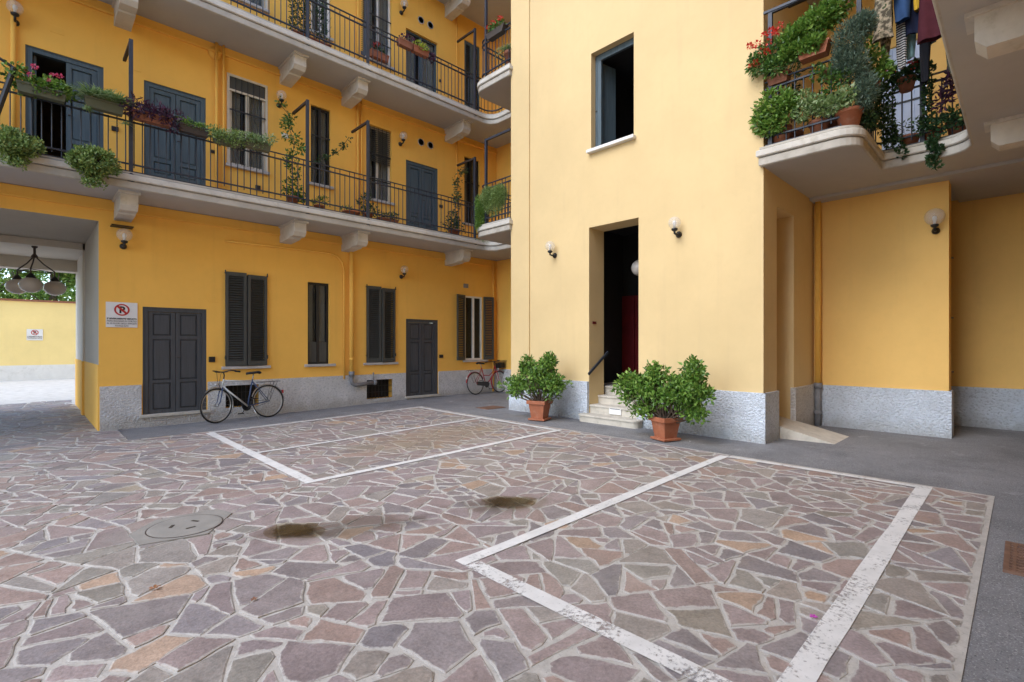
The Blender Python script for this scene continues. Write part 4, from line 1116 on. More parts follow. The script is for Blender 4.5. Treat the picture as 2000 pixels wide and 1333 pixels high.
# ------------------------------------------------------------------ lamps
def wall_lamp(base, out, label, rg=.105, group='globe wall lamps', plate_=False, up=.17, reach=.16):
    """globe on a black bracket; base is the wall point, out the outward unit vector"""
    bx_, by_, bz_ = base; o = Vector(out); t = thing('wall_lamp', label, 'wall lamp', base, group)
    B = Vector(base); tip = B + o*reach
    m_ = MB(); ax = 'y' if abs(o.y) > .5 else 'x'; s = 1 if (o.y+o.x) > 0 else -1
    m_.lathe([(.055, 0), (.055, .02*s), (.03, .05*s), (.001, .06*s)], base, 14, ax); m_.build('wall_plate', M['black'], t, True)
    m_ = MB(); m_.tube([B, B+o*reach*.6+Vector((0,0,-.01)), tip+Vector((0,0,.0)), tip+Vector((0,0,.06))], .018, 8); m_.build('arm', M['black'], t, True)
    m_ = MB(); m_.lathe([(.02,.03),(.05,.05),(.055,.075),(.04,.085)], tuple(tip), 12); m_.build('collar', M['black'], t, True)
    m_ = MB(); m_.sphere(tuple(tip+Vector((0,0,.08+rg*.92))), rg, 20, 14); gl = m_.build('globe', M['clear_globe'], t, True)
    m_ = MB(); m_.lathe([(.018,0),(.02,.05),(.032,.09),(.026,.125),(.001,.14)], tuple(tip+Vector((0,0,.08))), 10); m_.build('bulb', M['white'], gl, True)
    if plate_:
        m_ = MB(); c = tip+Vector((0,0,.08+rg*2)); m_.box(c.x-.19, c.x+.13, c.y-.06, base[1]+.0, c.z+.012, c.z+.03); m_.build('rain_plate', M['black'], t)
    return t
wall_lamp((1.29, YA-.0, 3.36), (0,-1,0), 'globe wall lamp under a black plate above the parking sign', plate_=True, rg=.12)
wall_lamp((7.16, YA, 3.36), (0,-1,0), 'globe wall lamp above the ground floor far door')
wall_lamp((-.12, YA, 6.84), (0,-1,0), 'globe wall lamp above first floor open door, top left corner')
wall_lamp((4.04, YA, 6.87), (0,-1,0), 'globe wall lamp beside cream framed window on first floor')
wall_lamp((7.13, YA, 6.88), (0,-1,0), 'globe wall lamp beside the two round vents on first floor')
wall_lamp((7.16, YA, 10.38), (0,-1,0), 'globe wall lamp beside the two round vents on second floor')
wall_lamp((8.03, 6.93, 3.44), (-1,0,0), 'clear globe wall lamp left of the tower doorway')
wall_lamp((8.03, 4.13, 3.44), (-1,0,0), 'clear globe wall lamp right of the tower doorway')
wall_lamp((10.6, 1.0, 3.40), (-1,0,0), 'globe wall lamp in the recess under the right balcony', rg=.135)

pn = thing('pendant_lamp', 'three globe iron pendant lamp hanging in the passage', 'pendant lamp', (.14, 14.58, 3.63))
c0 = Vector((.14, 14.58, 3.63)); ir = MB()
ir.tube([c0, c0-Vector((0,0,.22))], .022, 8); ir.lathe([(.05,0),(.05,-.02),(.02,-.05)], tuple(c0), 10); ir.lathe([(.06,-.24),(.05,-.20),(.03,-.17)], tuple(c0), 10)
ends = []
for k in range(3):
    a = k*2.094 + .35; e = c0 + Vector((.34*math.cos(a), .34*math.sin(a), -.62)); ends.append(e)
    ir.tube([c0-Vector((0,0,.2)), c0 + Vector((.15*math.cos(a), .15*math.sin(a), -.36)), e+Vector((0,0,.12)), e], .013, 6)
for k in range(3): ir.tube([ends[k]+Vector((0,0,.10)), ends[(k+1) % 3]+Vector((0,0,.10))], .009, 6)
ir.build('iron_frame', M['brown_iron'], pn)
for e in ends:
    m_ = MB(); m_.lathe([(.02,.02),(.05,-.02),(.075,-.06),(.085,-.09)], tuple(e), 14); cp = m_.build('cap', M['black'], pn, True)
    m_ = MB(); m_.sphere(tuple(e-Vector((0,0,.23))), .19, 22, 14, .84); m_.build('globe', M['milk_globe'], pn, True)

# ------------------------------------------------------------------ signs
def text(body, size, loc, mat, parent, width=None, bold=0.):
    c = bpy.data.curves.new('lettering', 'FONT'); c.body = body; c.size = size; c.align_x = 'CENTER'; c.extrude = .001; c.offset = bold
    tmp = bpy.data.objects.new('tmp_text', c); C.objects.link(tmp); bpy.context.view_layer.update()
    me = bpy.data.meshes.new_from_object(tmp.evaluated_get(bpy.context.evaluated_depsgraph_get()))
    C.objects.unlink(tmp); bpy.data.objects.remove(tmp); bpy.data.curves.remove(c)
    xs = [v.co.x for v in me.vertices]; k = width/(max(xs)-min(xs)) if width else 1.
    T = Matrix.Translation(loc) @ Matrix.Rotation(R(90), 4, 'X') @ Matrix.Diagonal((k, 1, 1, 1))
    me.transform(T); me.materials.clear(); me.materials.append(M[mat]); me.name = 'lettering'
    return link(bpy.data.objects.new('lettering', me), parent)
def sign(x0, x1, z0, z1, y, label, lines):
    W_, H_ = x1-x0, z1-z0; cx = (x0+x1)/2
    t = thing('no_parking_sign', label, 'sign', (cx, y, z0))
    b = MB(); b.bbox(x0, x1, y-.012, y, z0, z1, .002); b.build('board', M['white'], t)
    cz = z1 - H_*.30; r = H_*.235; rg_ = MB(); n = 40; yy = y-.015
    for k in range(n+1):
        a = 2*math.pi*k/n; rg_.v += [(cx+r*1.05*math.cos(a), yy, cz+r*math.sin(a)), (cx+r*.80*math.cos(a), yy, cz+r*.78*math.sin(a))]
    rg_.f = [(2*k, 2*k+2, 2*k+3, 2*k+1) for k in range(n)]
    q = r*.72*.85; rg_.add([(cx-q-.012,yy-.002,cz+q-.012),(cx-q+.012,yy-.002,cz+q+.012),(cx+q+.012,yy-.002,cz-q+.012),(cx+q-.012,yy-.002,cz-q-.012)], [(0,1,2,3)])
    rg_.build('prohibition_ring', M['sign_red'], t)
    text('P', r*1.55, (cx, y-.0145, cz-r*.52), 'sign_black', t, None, .006)
    for k, (s, wd) in enumerate(lines):
        text(s, H_*.085, (cx, y-.0145, z0+H_*(.315-.095*k)), 'sign_black', t, W_*wd, .0015 if k == 0 else 0.)
sign(1.04, 1.50, 1.87, 2.33, YA-.002, 'white no parking sign with lettering beside the left grey door', [("E' SEVERAMENTE VIETATO", .94), ('PARCHEGGIARE IN CORTILE', .94), ('AL DI FUORI DEGLI APPOSITI', .94), ('POSTEGGI AUTO', .42)])
sign(.04, .56, 1.75, 2.24, 30.39, 'small white no parking sign on the far yellow wall', [("E' SEVERAMENTE VIETATO", .9), ('PARCHEGGIARE IN CORTILE', .9), ('AL DI FUORI DEGLI APPOSITI', .9)])

# ------------------------------------------------------------------ bicycles
def bicycle(label, loc, yaw, lean, frame, second, sc_=1., ladies=False, basket=False, steer=0.):
    """local x forward (front wheel at +x), z up; wheels r .34, hubs at x 0 (rear) and 1.02 (front)"""
    t = thing('bicycle', label, 'bicycle', loc, None)
    W_ = Matrix.Translation(loc) @ Matrix.Rotation(yaw, 4, 'Z') @ Matrix.Rotation(lean, 4, 'X') @ Matrix.Scale(sc_, 4)
    Rr = .345
    S_ = Matrix.Translation((.93, 0, .80)) @ Matrix.Rotation(steer, 4, Vector((-.33, 0, 1)).normalized()) @ Matrix.Translation((-.93, 0, -.80))
    def part(name, mbx, mat, parent=t, smooth=True, front=False):
        if front: mbx.xf(S_)
        mbx.xf(W_); return mbx.build(name, M[mat], parent, smooth)
    def torus(c, r, q, n=36, m=8):
        b = MB(); P_ = [(c[0]+r*math.cos(2*math.pi*k/n), 0, c[2]+r*math.sin(2*math.pi*k/n)) for k in range(n)]
        for k in range(n):
            a = 2*math.pi*k/n
            for j in range(m):
                e = 2*math.pi*j/m; rr_ = r + q*math.cos(e); b.v.append((c[0]+rr_*math.cos(a), q*math.sin(e), c[2]+rr_*math.sin(a)))
        b.f = [(k*m+j, k*m+(j+1) % m, ((k+1) % n)*m+(j+1) % m, ((k+1) % n)*m+j) for k in range(n) for j in range(m)]; return b
    for fx in (0, 1.02):
        c = (fx, 0, Rr); fr_ = fx > .5
        wh = part('wheel', torus(c, Rr-.016, .016), 'rubber', front=fr_)
        part('rim', torus(c, Rr-.040, .009, 36, 6), 'chrome', wh, front=fr_)
        sp = MB()
        for k in range(18):
            a = 2*math.pi*k/18; sp.tube([(fx+.018*math.cos(a+.9), .025*(-1)**k, Rr+.018*math.sin(a+.9)), (fx+(Rr-.045)*math.cos(a), 0, Rr+(Rr-.045)*math.sin(a))], .0016, 4, False)
        part('spokes', sp, 'chrome', wh, front=fr_)
        h = MB(); h.lathe([(.018,-.05),(.022,-.03),(.015,0),(.022,.03),(.018,.05)], c, 10, 'y'); part('hub', h, 'chrome', wh, front=fr_)
        mg = MB(); n = 20; a0, a1 = (R(20), R(175)) if not fr_ else (R(50), R(215))
        for k in range(n+1):
            a = a0+(a1-a0)*k/n; rr_ = Rr+.018
            for yq, dz in ((-.026, -.010), (0, .004), (.026, -.010)): mg.v.append((fx+(rr_+dz)*math.cos(a), yq, Rr+(rr_+dz)*math.sin(a)))
        mg.f = [(3*k+j, 3*k+j+1, 3*k+4+j, 3*k+3+j) for k in range(n) for j in range(2)]; part('mudguard', mg, 'chrome' if not ladies else 'bike_red', front=fr_)
    bb = (.43, 0, .28); st = (.30, 0, .82); hd_t = (.86, 0, .86); hd_b = (.90, 0, .72); seat = (.27, 0, .93)
    f = MB(); f.tube([bb, st], .015, 8)
    for s in (-.05, .05): f.tube([(0, s, Rr), (.40, s*.6, .285)], .009, 6); f.tube([(0, s, Rr), (.305, s*.4, .78)], .008, 6)
    part('frame', f, frame)
    f = MB(); f.tube([hd_b, hd_t], .019, 8)
    if ladies: f.tube([bb, (.62,0,.42), (.80,0,.62), hd_b], .016, 8); f.tube([(.36,0,.58), (.60,0,.56), (.80,0,.70), hd_t], .014, 8)
    else: f.tube([bb, hd_b], .017, 8); f.tube([(st[0]+.005,0,.79), (hd_t[0]+.005,0,.83)], .014, 8)
    part('main_tube', f, second)
    f = MB()
    for s in (-.045, .045): f.tube([(.905, s*.6, .70), (.935, s, .58), (.97, s, .42), (1.02, s, Rr)], [.013,.012,.010,.008], 8)
    part('fork', f, frame, front=True)
    f = MB(); f.tube([hd_t, (.845,0,.93), (.86,0,.99), (.90,0,1.0)], .012, 8)
    hb = [(.74,-.29,1.0), (.84,-.28,1.01), (.90,-.15,1.005), (.90,0,1.0), (.90,.15,1.005), (.84,.28,1.01), (.74,.29,1.0)] if ladies else [(.80,-.27,1.02), (.90,-.25,1.03), (.93,-.1,1.0), (.91,0,1.0), (.93,.1,1.0), (.90,.25,1.03), (.80,.27,1.02)]
    f.tube(hb, .011, 8); part('handlebar', f, 'black', front=True)
    for s in (-1, 1):
        f = MB(); f.tube([(.72,s*.285,1.0), (.83,s*.28,1.012)], .017, 8); part('grip', f, 'rubber', front=True)
        f = MB(); f.tube([(.90,s*.18,1.0),(.96,s*.06,.98),(.97,s*.03,.82),(.94,0,.70)], .004, 5); part('brake_cable', f, 'black', front=True)
    f = MB(); f.tube([st, seat], .012, 8); part('seat_post', f, 'chrome')
    f = MB(); prof = [(-.13, .075, .97), (-.10, .085, .985), (0, .06, .975), (.08, .03, .97), (.15, .018, .962)]; n = 10
    for x, wd, zz in prof:
        for k in range(n):
            a = 2*math.pi*k/n; f.v.append((.27+x, wd*math.cos(a), zz-.015+.028*math.sin(a)))
    f.f = [(i*n+k, i*n+(k+1) % n, (i+1)*n+(k+1) % n, (i+1)*n+k) for i in range(len(prof)-1) for k in range(n)] + [tuple(range(n)), tuple(range((len(prof)-1)*n, len(prof)*n))]
    part('saddle', f, 'rubber')
    f = MB()
    for s in (-.055, 0, .055): f.tube([(.22, s*.5, .76), (.10, s, .755), (-.27, s, .755)], .005, 6)
    for x in (.05, -.1, -.25): f.tube([(x,-.055,.755),(x,.055,.755)], .005, 6)
    for s in (-.06, .06): f.tube([(-.12, s, .75), (0, s, Rr)], .004, 5); f.tube([(-.20, s, .75), (0, s, Rr)], .004, 5)
    part('luggage_rack', f, 'black')
    f = MB(); f.lathe([(.09,-.004),(.095,0),(.09,.004),(.06,.004),(.06,-.004)], (bb[0], -.045, bb[2]), 20, 'y'); f.tube([(bb[0],-.06,bb[2]), (bb[0]+.09,-.06,bb[2]-.14)], .008, 6); f.tube([(bb[0],.06,bb[2]), (bb[0]-.09,.06,bb[2]+.14)], .008, 6); part('crankset', f, 'black')
    for s in (-1, 1):
        f = MB(); f.box(-.045, .045, -.04, .04, -.01, .01); f.xf(Matrix.Translation((bb[0]-s*.09, s*.11, bb[2]+s*.14))); part('pedal', f, 'rubber', smooth=False)
    f = MB()
    if ladies: f.add([(0.03,-.055,Rr-.06),(.5,-.055,.22),(.54,-.055,.30),(.5,-.055,.37),(.03,-.055,Rr+.05)], [(0,1,2,3,4)]); f.add([(0.03,-.040,Rr-.06),(.5,-.040,.22),(.54,-.040,.30),(.5,-.040,.37),(.03,-.040,Rr+.05)], [(0,1,2,3,4)]); f.f += [(i, (i+1) % 5, 5+(i+1) % 5, 5+i) for i in range(5)]
    else: f.tube([(0,-.045,Rr+.03),(bb[0],-.045,bb[2]+.09)], .004, 5); f.tube([(0,-.045,Rr-.03),(bb[0],-.045,bb[2]-.09)], .004, 5)
    part('chain_guard' if ladies else 'chain', f, 'black', smooth=False)
    f = MB(); f.lathe([(.03,0),(.035,.03),(.02,.07),(.001,.075)], (1.0-.02, 0, .76), 12, 'x'); part('headlight', f, 'chrome', front=True)
    f = MB(); f.box(-.345, -.318, -.022, .022, .49, .56); part('rear_reflector', f, 'sign_red' if not ladies else 'white', smooth=False)
    if basket:
        f = MB()
        for k in range(7):
            zz = .78+.038*k; e = .10+.008*k
            f.tube([(1.0-.02,-e-.03,zz),(1.22+.005*k,-e-.03,zz),(1.22+.005*k,e+.03,zz),(1.0-.02,e+.03,zz),(1.0-.02,-e-.03,zz)], .004, 4)
        for k in range(9):
            y = -.13+.0325*k; f.tube([(1.0-.02,y,.78),(1.0-.02,y*1.2,1.01)], .003, 4); f.tube([(1.22,y,.78),(1.25,y*1.2,1.01)], .003, 4)
        f.box(1.0-.02, 1.22, -.13, .13, .775, .785); f.box(1.01, 1.2, -.12, .12, .79, .95); part('basket', f, 'black', smooth=False, front=True)
    f = MB(); f.tube([(.36, .05, .27), (.30, .17, .0)], .008, 6); part('kickstand', f, 'chrome')
    return t
bicycle('blue and white bicycle with rear rack leaning against the left wing', (3.70, 11.17, g(3.7,11.1)), math.pi+.17, R(7), 'bike_blue', 'bike_white', 1.0, steer=R(14))
bicycle('dark red ladies bicycle with black basket in the far corner', (9.40, 11.14, g(9.4,11.1)), R(1), R(-6), 'bike_red', 'bike_red', .95, True, True)

# ------------------------------------------------------------------ plants
def square_pot(parent, x, y, z, w0, w1, h, mat='terracotta', yaw=0):
    mb = MB()
    def ring(hw, zz): return [(-hw,-hw,zz),(hw,-hw,zz),(hw,hw,zz),(-hw,hw,zz)]
    prof = [(w0*.92,.05),(w1-.02,h-.07),(w1-.02,h-.07),(w1+.012,h-.065),(w1+.012,h),(w1-.025,h),(w1-.035,h-.05)]
    vs = [p for q in prof for p in ring(*q)]; n = len(prof)
    fs = [(3,2,1,0)] + [(k*4+i, k*4+(i+1) % 4, k*4+4+(i+1) % 4, k*4+4+i) for k in range(n-1) for i in range(4)]
    mb.add(vs, fs); T = Matrix.Translation((x, y, z)) @ Matrix.Rotation(yaw, 4, 'Z'); mb.xf(T); mb.build('pot', M[mat], parent)
    s = MB(); s.bbox(-w1+.01, w1-.01, -w1+.01, w1-.01, .015, .05, .006); s.xf(T); s.build('saucer', M[mat], parent)
    s = MB(); 
    for a in (-1, 1):
        for b in (-1, 1): s.box(a*w0*.6-.02, a*w0*.6+.02, b*w0*.6-.02, b*w0*.6+.02, -.02, .016)
    s.xf(T); s.build('pot_feet', M['terracotta_dark'], parent)
    d = MB(); d.box(-w1+.03, w1-.03, -w1+.03, w1-.03, h-.10, h-.045); d.xf(T); d.build('soil', M['soil'], parent)

def shrub(label, x, y, lobes, seed, ntips, z0, pot, dens=24):
    q = np.random.default_rng(seed); t = thing('potted_shrub', label, 'potted plant', (x, y, g(x, y)))
    square_pot(t, x, y, g(x, y), *pot)
    st = MB(); tips = []
    wsum = sum(l[2] for l in lobes)
    for (c, r, wt) in lobes:
        for k in range(int(ntips*wt/wsum)):
            d = q.normal(size=3); d /= np.linalg.norm(d); kk = q.random()**.4
            p = np.array(c) + d*kk*np.array(r); 
            if p[2] < .30: continue
            tips.append(p)
    for k, p in enumerate(tips):
        if k % 3 == 0:
            b = np.array([x, y, z0]) + q.normal(scale=.03, size=3)*[1,1,0]; m_ = b*.45 + p*.55 + q.normal(scale=.05, size=3); m_[2] -= .05
            st.tube([b, m_, p], [.011, .008, .004], 5, False)
    st.build('stems', M['bark'], t)
    f = leaves(MB(), [(p, (.085,.085,.075)) for p in tips], dens, .076, .043, .6, .35, gen=q)
    f.build('foliage', M['leaf_bright'], t)
    return t
shrub('evergreen shrub in a square terracotta pot left of the tower steps', 7.30, 6.70,
      [((7.30,6.75,.92), (.34,.48,.33), 5), ((7.25,7.20,.70), (.25,.50,.20), 3), ((7.32,6.55,1.20), (.18,.20,.20), 2), ((7.35,6.35,.75), (.2,.28,.25), 2), ((7.3,7.02,1.12), (.15,.12,.18), 1)], 21, 200, .36, (.135, .185, .40, 'terracotta', .3))
shrub('large spreading shrub in a square terracotta pot right of the tower steps', 7.18, 3.92,
      [((7.20,3.95,.84), (.33,.54,.28), 6), ((7.14,4.50,.82), (.22,.27,.25), 2.4), ((7.2,3.50,.84), (.25,.28,.24), 2.4), ((7.2,4.10,1.10), (.15,.16,.17), 1.1), ((7.2,3.46,1.16), (.12,.15,.18), 1.1), ((7.1,4.25,.52), (.15,.25,.12), .9), ((7.1,3.45,.52), (.15,.22,.12), .8)], 22, 270, .33, (.125, .175, .37, 'terracotta', -.35))
fw = MB()

def trough(parent, cx, cy, cz, lx, ly, h, mat):
    mb = MB()
    def ring(a, b, zz): return [(cx-a,cy-b,zz),(cx+a,cy-b,zz),(cx+a,cy+b,zz),(cx-a,cy+b,zz)]
    a, b = lx/2, ly/2
    prof = [(a*.92,b*.8,cz-h),(a*.985,b*.97,cz-.03),(a,b+.008,cz-.028),(a,b+.008,cz),(a-.015,b-.012,cz),(a-.02,b-.02,cz-.04)]
    vs = [p for q in prof for p in ring(*q)]
    mb.add(vs, [(3,2,1,0)] + [(k*4+i, k*4+(i+1) % 4, k*4+4+(i+1) % 4, k*4+4+i) for k in range(len(prof)-1) for i in range(4)] + [(20,21,22,23)])
    return mb.build('planter_box', M[mat], parent)
def round_pot(parent, x, y, z, r, h, mat='terracotta'):
    mb = MB(); mb.lathe([(r*.68,0),(r*.94,h*.8),(r*1.06,h*.8),(r*1.08,h),(r*.94,h),(r*.92,h*.9),(.001,h*.88)], (x, y, z), 18)
    return mb.build('pot', M[mat], parent, True)

def blades(n, c, L, spread, q, width=.014, fall=1.0, rx=.25, ry=.08):
    mb = MB(); mb.attr = []
    for k in range(n):
        a = q.uniform(0, 6.28); el = q.uniform(.35, 1.4); l = L*q.uniform(.6, 1.15)
        p0 = np.array(c) + [q.uniform(-rx, rx), q.uniform(-ry, ry), 0]
        h = np.array([math.cos(a), math.sin(a), 0]); s = np.array([-math.sin(a), math.cos(a), 0])*width*.5
        pts = []
        for i in range(5):
            u = i/4; pts.append(p0 + h*l*u*math.cos(el)*(1+.3*u) + np.array([0,0,1])*(l*u*math.sin(el) - fall*l*u*u*.62))
        base = len(mb.v); t0 = float(np.clip(q.normal(.5, .25), 0, 1))
        for i, p in enumerate(pts):
            wv = s*(1-.8*(i/4)**2); mb.v += [tuple(p-wv), tuple(p+wv)]; mb.attr += [t0, t0]
        mb.f += [(base+2*i, base+2*i+1, base+2*i+3, base+2*i+2) for i in range(4)]
    return mb

FLOWER = {}
def flower_head(parent, p, mat, s=.045, seed=0):
    key = (mat, s, seed % 3)
    if key not in FLOWER:
        q = np.random.default_rng(seed % 3 + 40); m_ = leaves(MB(), [((0,0,0), (s*.8,s*.8,s*.6))], 26, s*.75, s*.6, .3, .3, gen=q); FLOWER[key] = m_.mesh('flower', M[mat])
    return inst('flower', FLOWER[key], parent, p)

def plant(name, label, cat, base, clumps, n, L, W, mat, seed, group=None, pot=None, flowers=(), fmat=None, fs=.045, up=.25, spread=.55, droop=0., parts=True):
    q = np.random.default_rng(seed); t = thing(name, label, cat, base, group)
    if pot: 
        if pot[0] == 'box': trough(t, *pot[1:])
        else: round_pot(t, *pot[1:])
    f = leaves(MB(), clumps, n, L, W, spread, up, gen=q, droop=droop); f.build('foliage', M[mat], t)
    for k, p in enumerate(flowers):
        flower_head(t, p, fmat, fs, k)
    return t

RY = 10.43    # planters hang on the court side of the left wing railing
def box_clumps(x0, x1, y, z, r, n, q, dy=.08):
    return [((x0+(x1-x0)*(i+.5)/n + q.normal(scale=.02), y+q.normal(scale=dy), z+q.normal(scale=r*.3)), (r, r*.8, r*.8)) for i in range(n)]
q0 = np.random.default_rng(77)
GB = 'planters on the first floor railing of the left wing'
plant('flower_box', 'pink geraniums in a green box on the left railing, above the dark door gap', 'flower box', (.18, RY, 5.3), box_clumps(-.14, .50, RY-.03, 5.50, .13, 14, q0), 60, .060, .055, 'leaf_bright', 31, GB,
      ('box', .18, RY, 5.46, .56, .16, .15, 'green_plastic'), [(-.02,RY,5.66), (.10,RY-.03,5.74), (.30,RY,5.70), (.34,RY+.05,5.62), (.06,RY-.08,5.58), (.26,RY-.06,5.58), (.38,RY,5.72)], 'fl_pink', .04)
t = thing('flower_box', 'spider plant with striped blades in a box left of the tall post', 'flower box', (.90, RY, 5.3), GB)
trough(t, .92, RY, 5.50, .50, .16, .16, 'green_plastic'); b = blades(620, (.92, RY, 5.50), .34, 1, np.random.default_rng(32), .020, .72, .22, .06); b.build('foliage', M['leaf_spider'], t)
b = blades(46, (.70, RY-.10, 5.26), .16, 1, np.random.default_rng(33), .010, .9, .05, .02); b.build('hanging_offset', M['leaf_spider'], t); b = blades(30, (1.18, RY-.10, 5.18), .15, 1, np.random.default_rng(34), .010, .9, .04, .02); b.build('hanging_offset', M['leaf_spider'], t)
plant('flower_box', 'purple leaved trailing plant in a box right of the tall post', 'flower box', (1.55, RY, 5.3), box_clumps(1.24, 1.92, RY-.05, 5.50, .15, 18, q0) + [((1.35,RY,5.66),(.12,.08,.06)), ((1.8,RY-.06,5.36),(.12,.07,.10))], 34, .10, .028, 'leaf_purple', 35, GB, ('box', 1.56, RY, 5.49, .56, .16, .15, 'terracotta_dark'), up=.1, spread=.8)
plant('flower_box', 'small dark box of short green herbs over the second door', 'flower box', (2.16, RY, 5.3), box_clumps(1.96, 2.38, RY, 5.50, .07, 12, q0, .05), 60, .045, .022, 'leaf_bright', 36, GB, ('box', 2.17, RY, 5.47, .46, .16, .14, 'dark_plastic'))
plant('flower_box', 'dense sedum in a hanging box left of the cream window', 'flower box', (2.70, RY, 5.3), box_clumps(2.44, 2.94, RY-.05, 5.42, .13, 18, q0), 70, .045, .028, 'leaf_succ', 37, GB, ('box', 2.70, RY, 5.44, .44, .16, .15, 'green_plastic'), up=.5)
plant('flower_box', 'loose light green plant in a hanging box in front of cream window', 'flower box', (3.22, RY, 5.3), box_clumps(3.0, 3.46, RY-.04, 5.52, .11, 14, q0), 60, .060, .020, 'leaf_spider', 38, GB, ('box', 3.24, RY, 5.50, .46, .16, .15, 'green_plastic'))
def sedum_ball(label, c, r, seed):
    q = np.random.default_rng(seed); t = thing('hanging_sedum', label, 'hanging plant', (c[0], c[1], c[2]-r[2]), 'round sedum cushions hanging from the left railing')
    cl = []
    for k in range(150):
        d = q.normal(size=3); d /= np.linalg.norm(d); kk = q.uniform(.72, 1.02)
        if d[2] < -.4: kk *= .75
        cl.append((np.array(c)+d*kk*np.array(r), (.05,.05,.05)))
    for k in range(10): cl.append((np.array(c)+[q.normal(scale=r[0]*.22), q.normal(scale=.05), -r[2]*q.uniform(.9, 1.45)], (.045,.045,.06)))
    f = leaves(MB(), cl, 22, .056, .036, .35, .5, gen=q); f.build('foliage', M['leaf_succ'], t)
    core = MB(); core.sphere(tuple(c), .10, 12, 8); core.build('pot', M['dark_plastic'], t, True)
sedum_ball('round green sedum cushion hanging at the left picture edge', (-.10, 10.38, 4.50), (.27, .20, .20), 41)
sedum_ball('round green sedum cushion hanging left of the tall post', (.80, 10.38, 4.44), (.31, .22, .24), 42)

# climbers and pots behind the railing
def vine(label, pts, r, n, seed, mat='leaf', L=.07, W=.045, pot=None, name='climbing_plant', extra=()):
    q = np.random.default_rng(seed); t = thing(name, label, 'climbing plant', pts[0])
    s = MB(); s.tube(pts, .006, 5); s.build('stem', M['bark'], t)
    cl = []
    for a, b in zip(pts, pts[1:]):
        L_ = (Vector(b)-Vector(a)).length
        for k in range(max(1, int(L_/.07))):
            p = np.array(a)+(np.array(b)-np.array(a))*q.random(); cl.append((p+q.normal(scale=r*.5, size=3), (r,r,r)))
    cl += list(extra)
    f = leaves(MB(), cl, n, L, W, .8, -.1, gen=q); f.build('foliage', M[mat], t)
    if pot: round_pot(t, *pot)
    return t
zf = ZF1
vine('leafy climber on the post with bushy foot by the narrow window', [(4.05,10.75,zf+.2),(4.02,10.78,zf+.9),(4.12,10.9,zf+1.4),(4.05,11.0,zf+1.75),(4.08,11.15,zf+2.1),(3.95,11.25,zf+2.3)], .10, 20, 51, 'leaf', .075, .045, (4.03,10.75,zf,.12,.2), extra=[((4.0,10.75,zf+.28),(.2,.12,.15)), ((4.1,10.75,zf+.22),(.18,.1,.12)), ((3.95,10.8,zf+.4),(.14,.1,.2)), ((4.25,10.8,zf+.25),(.16,.1,.12))]*2)
vine('thin trailing vine strung between two laundry poles', [(4.75,11.1,zf+1.25),(5.05,11.1,zf+1.45),(5.25,11.12,zf+1.62),(5.45,11.12,zf+1.95)], .06, 13, 52, 'leaf_dark', .06, .04)
GP = 'pots standing behind the first floor railing'
plant('potted_plant', 'small pot with grey green leaves right of the climbing post', 'potted plant', (4.60,10.80,zf), [((4.6,10.8,zf+.22),(.14,.1,.10)), ((4.7,10.8,zf+.26),(.10,.1,.12))], 60, .07, .03, 'leaf', 53, GP, ('pot', 4.62,10.8,zf,.11,.14))
plant('potted_plant', 'wide low terracotta bowl with sparse leaves left of second post', 'potted plant', (5.35,10.78,zf), [((5.3,10.78,zf+.17),(.2,.1,.07))], 60, .07, .03, 'leaf', 54, GP, ('pot', 5.35,10.78,zf,.19,.13,'terracotta'))
plant('potted_plant', 'tall leafy pot plant behind the second laundry post', 'potted plant', (5.75,10.80,zf), [((5.72,10.8,zf+.40),(.16,.12,.28)), ((5.85,10.8,zf+.25),(.2,.1,.15))], 110, .10, .035, 'leaf_dark', 55, GP, ('pot', 5.78,10.8,zf,.12,.18))
plant('potted_plant', 'row of low dark plants below the window with the blind', 'potted plant', (6.25,10.80,zf), [((6.1,10.8,zf+.16),(.14,.1,.12)), ((6.35,10.8,zf+.17),(.14,.1,.13)), ((6.5,10.8,zf+.2),(.08,.08,.16))], 70, .08, .03, 'leaf_dark', 56, GP, ('box', 6.3,10.8,zf+.14,.5,.2,.13,'terracotta_dark'))
vine('purple flowered climber rising from a pot beside the far blue door', [(8.35,10.85,zf+.2),(8.42,10.85,zf+.8),(8.5,10.9,zf+1.2),(8.62,11.0,zf+1.6),(8.75,10.9,zf+2.05)], .10, 15, 57, 'leaf_dark', .07, .045, (8.35,10.8,zf,.15,.2), extra=[((8.2,10.8,zf+.3),(.25,.15,.2)), ((8.45,10.8,zf+.35),(.22,.15,.22)), ((8.3,10.8,zf+.5),(.2,.12,.2))]*6)
t = thing('asparagus_fern', 'feathery bright asparagus fern on the small curved balcony', 'potted plant', (8.05, 9.05, zf))
f = leaves(MB(), [((8.0,8.80,zf+.50),(.13,.34,.34)), ((7.97,9.02,zf+.62),(.12,.20,.26)), ((8.0,8.62,zf+.62),(.12,.2,.24))], 2600, .085, .009, .7, .2, gen=np.random.default_rng(58)); f.build('foliage', M['leaf_succ'], t); f = leaves(MB(), [((7.95,9.28,zf+.62-.09*k),(.09,.12,.12)) for k in range(8)], 420, .075, .010, .6, -.3, gen=np.random.default_rng(59)); f.build('trailing_fronds', M['leaf_bright'], t); trough(t, 8.12, 8.95, zf+.82, .16, .5, .15, 'terracotta_dark')
plant('moss_clump', 'grassy clump growing on the fascia at the balcony curve', 'plant', (9.1,10.48,Z1+.2), [((8.95+.12*k,10.50+.0*k,Z1+.26),(.08,.05,.04)) for k in range(5)], 26, .07, .012, 'leaf_succ', 60, droop=.5)
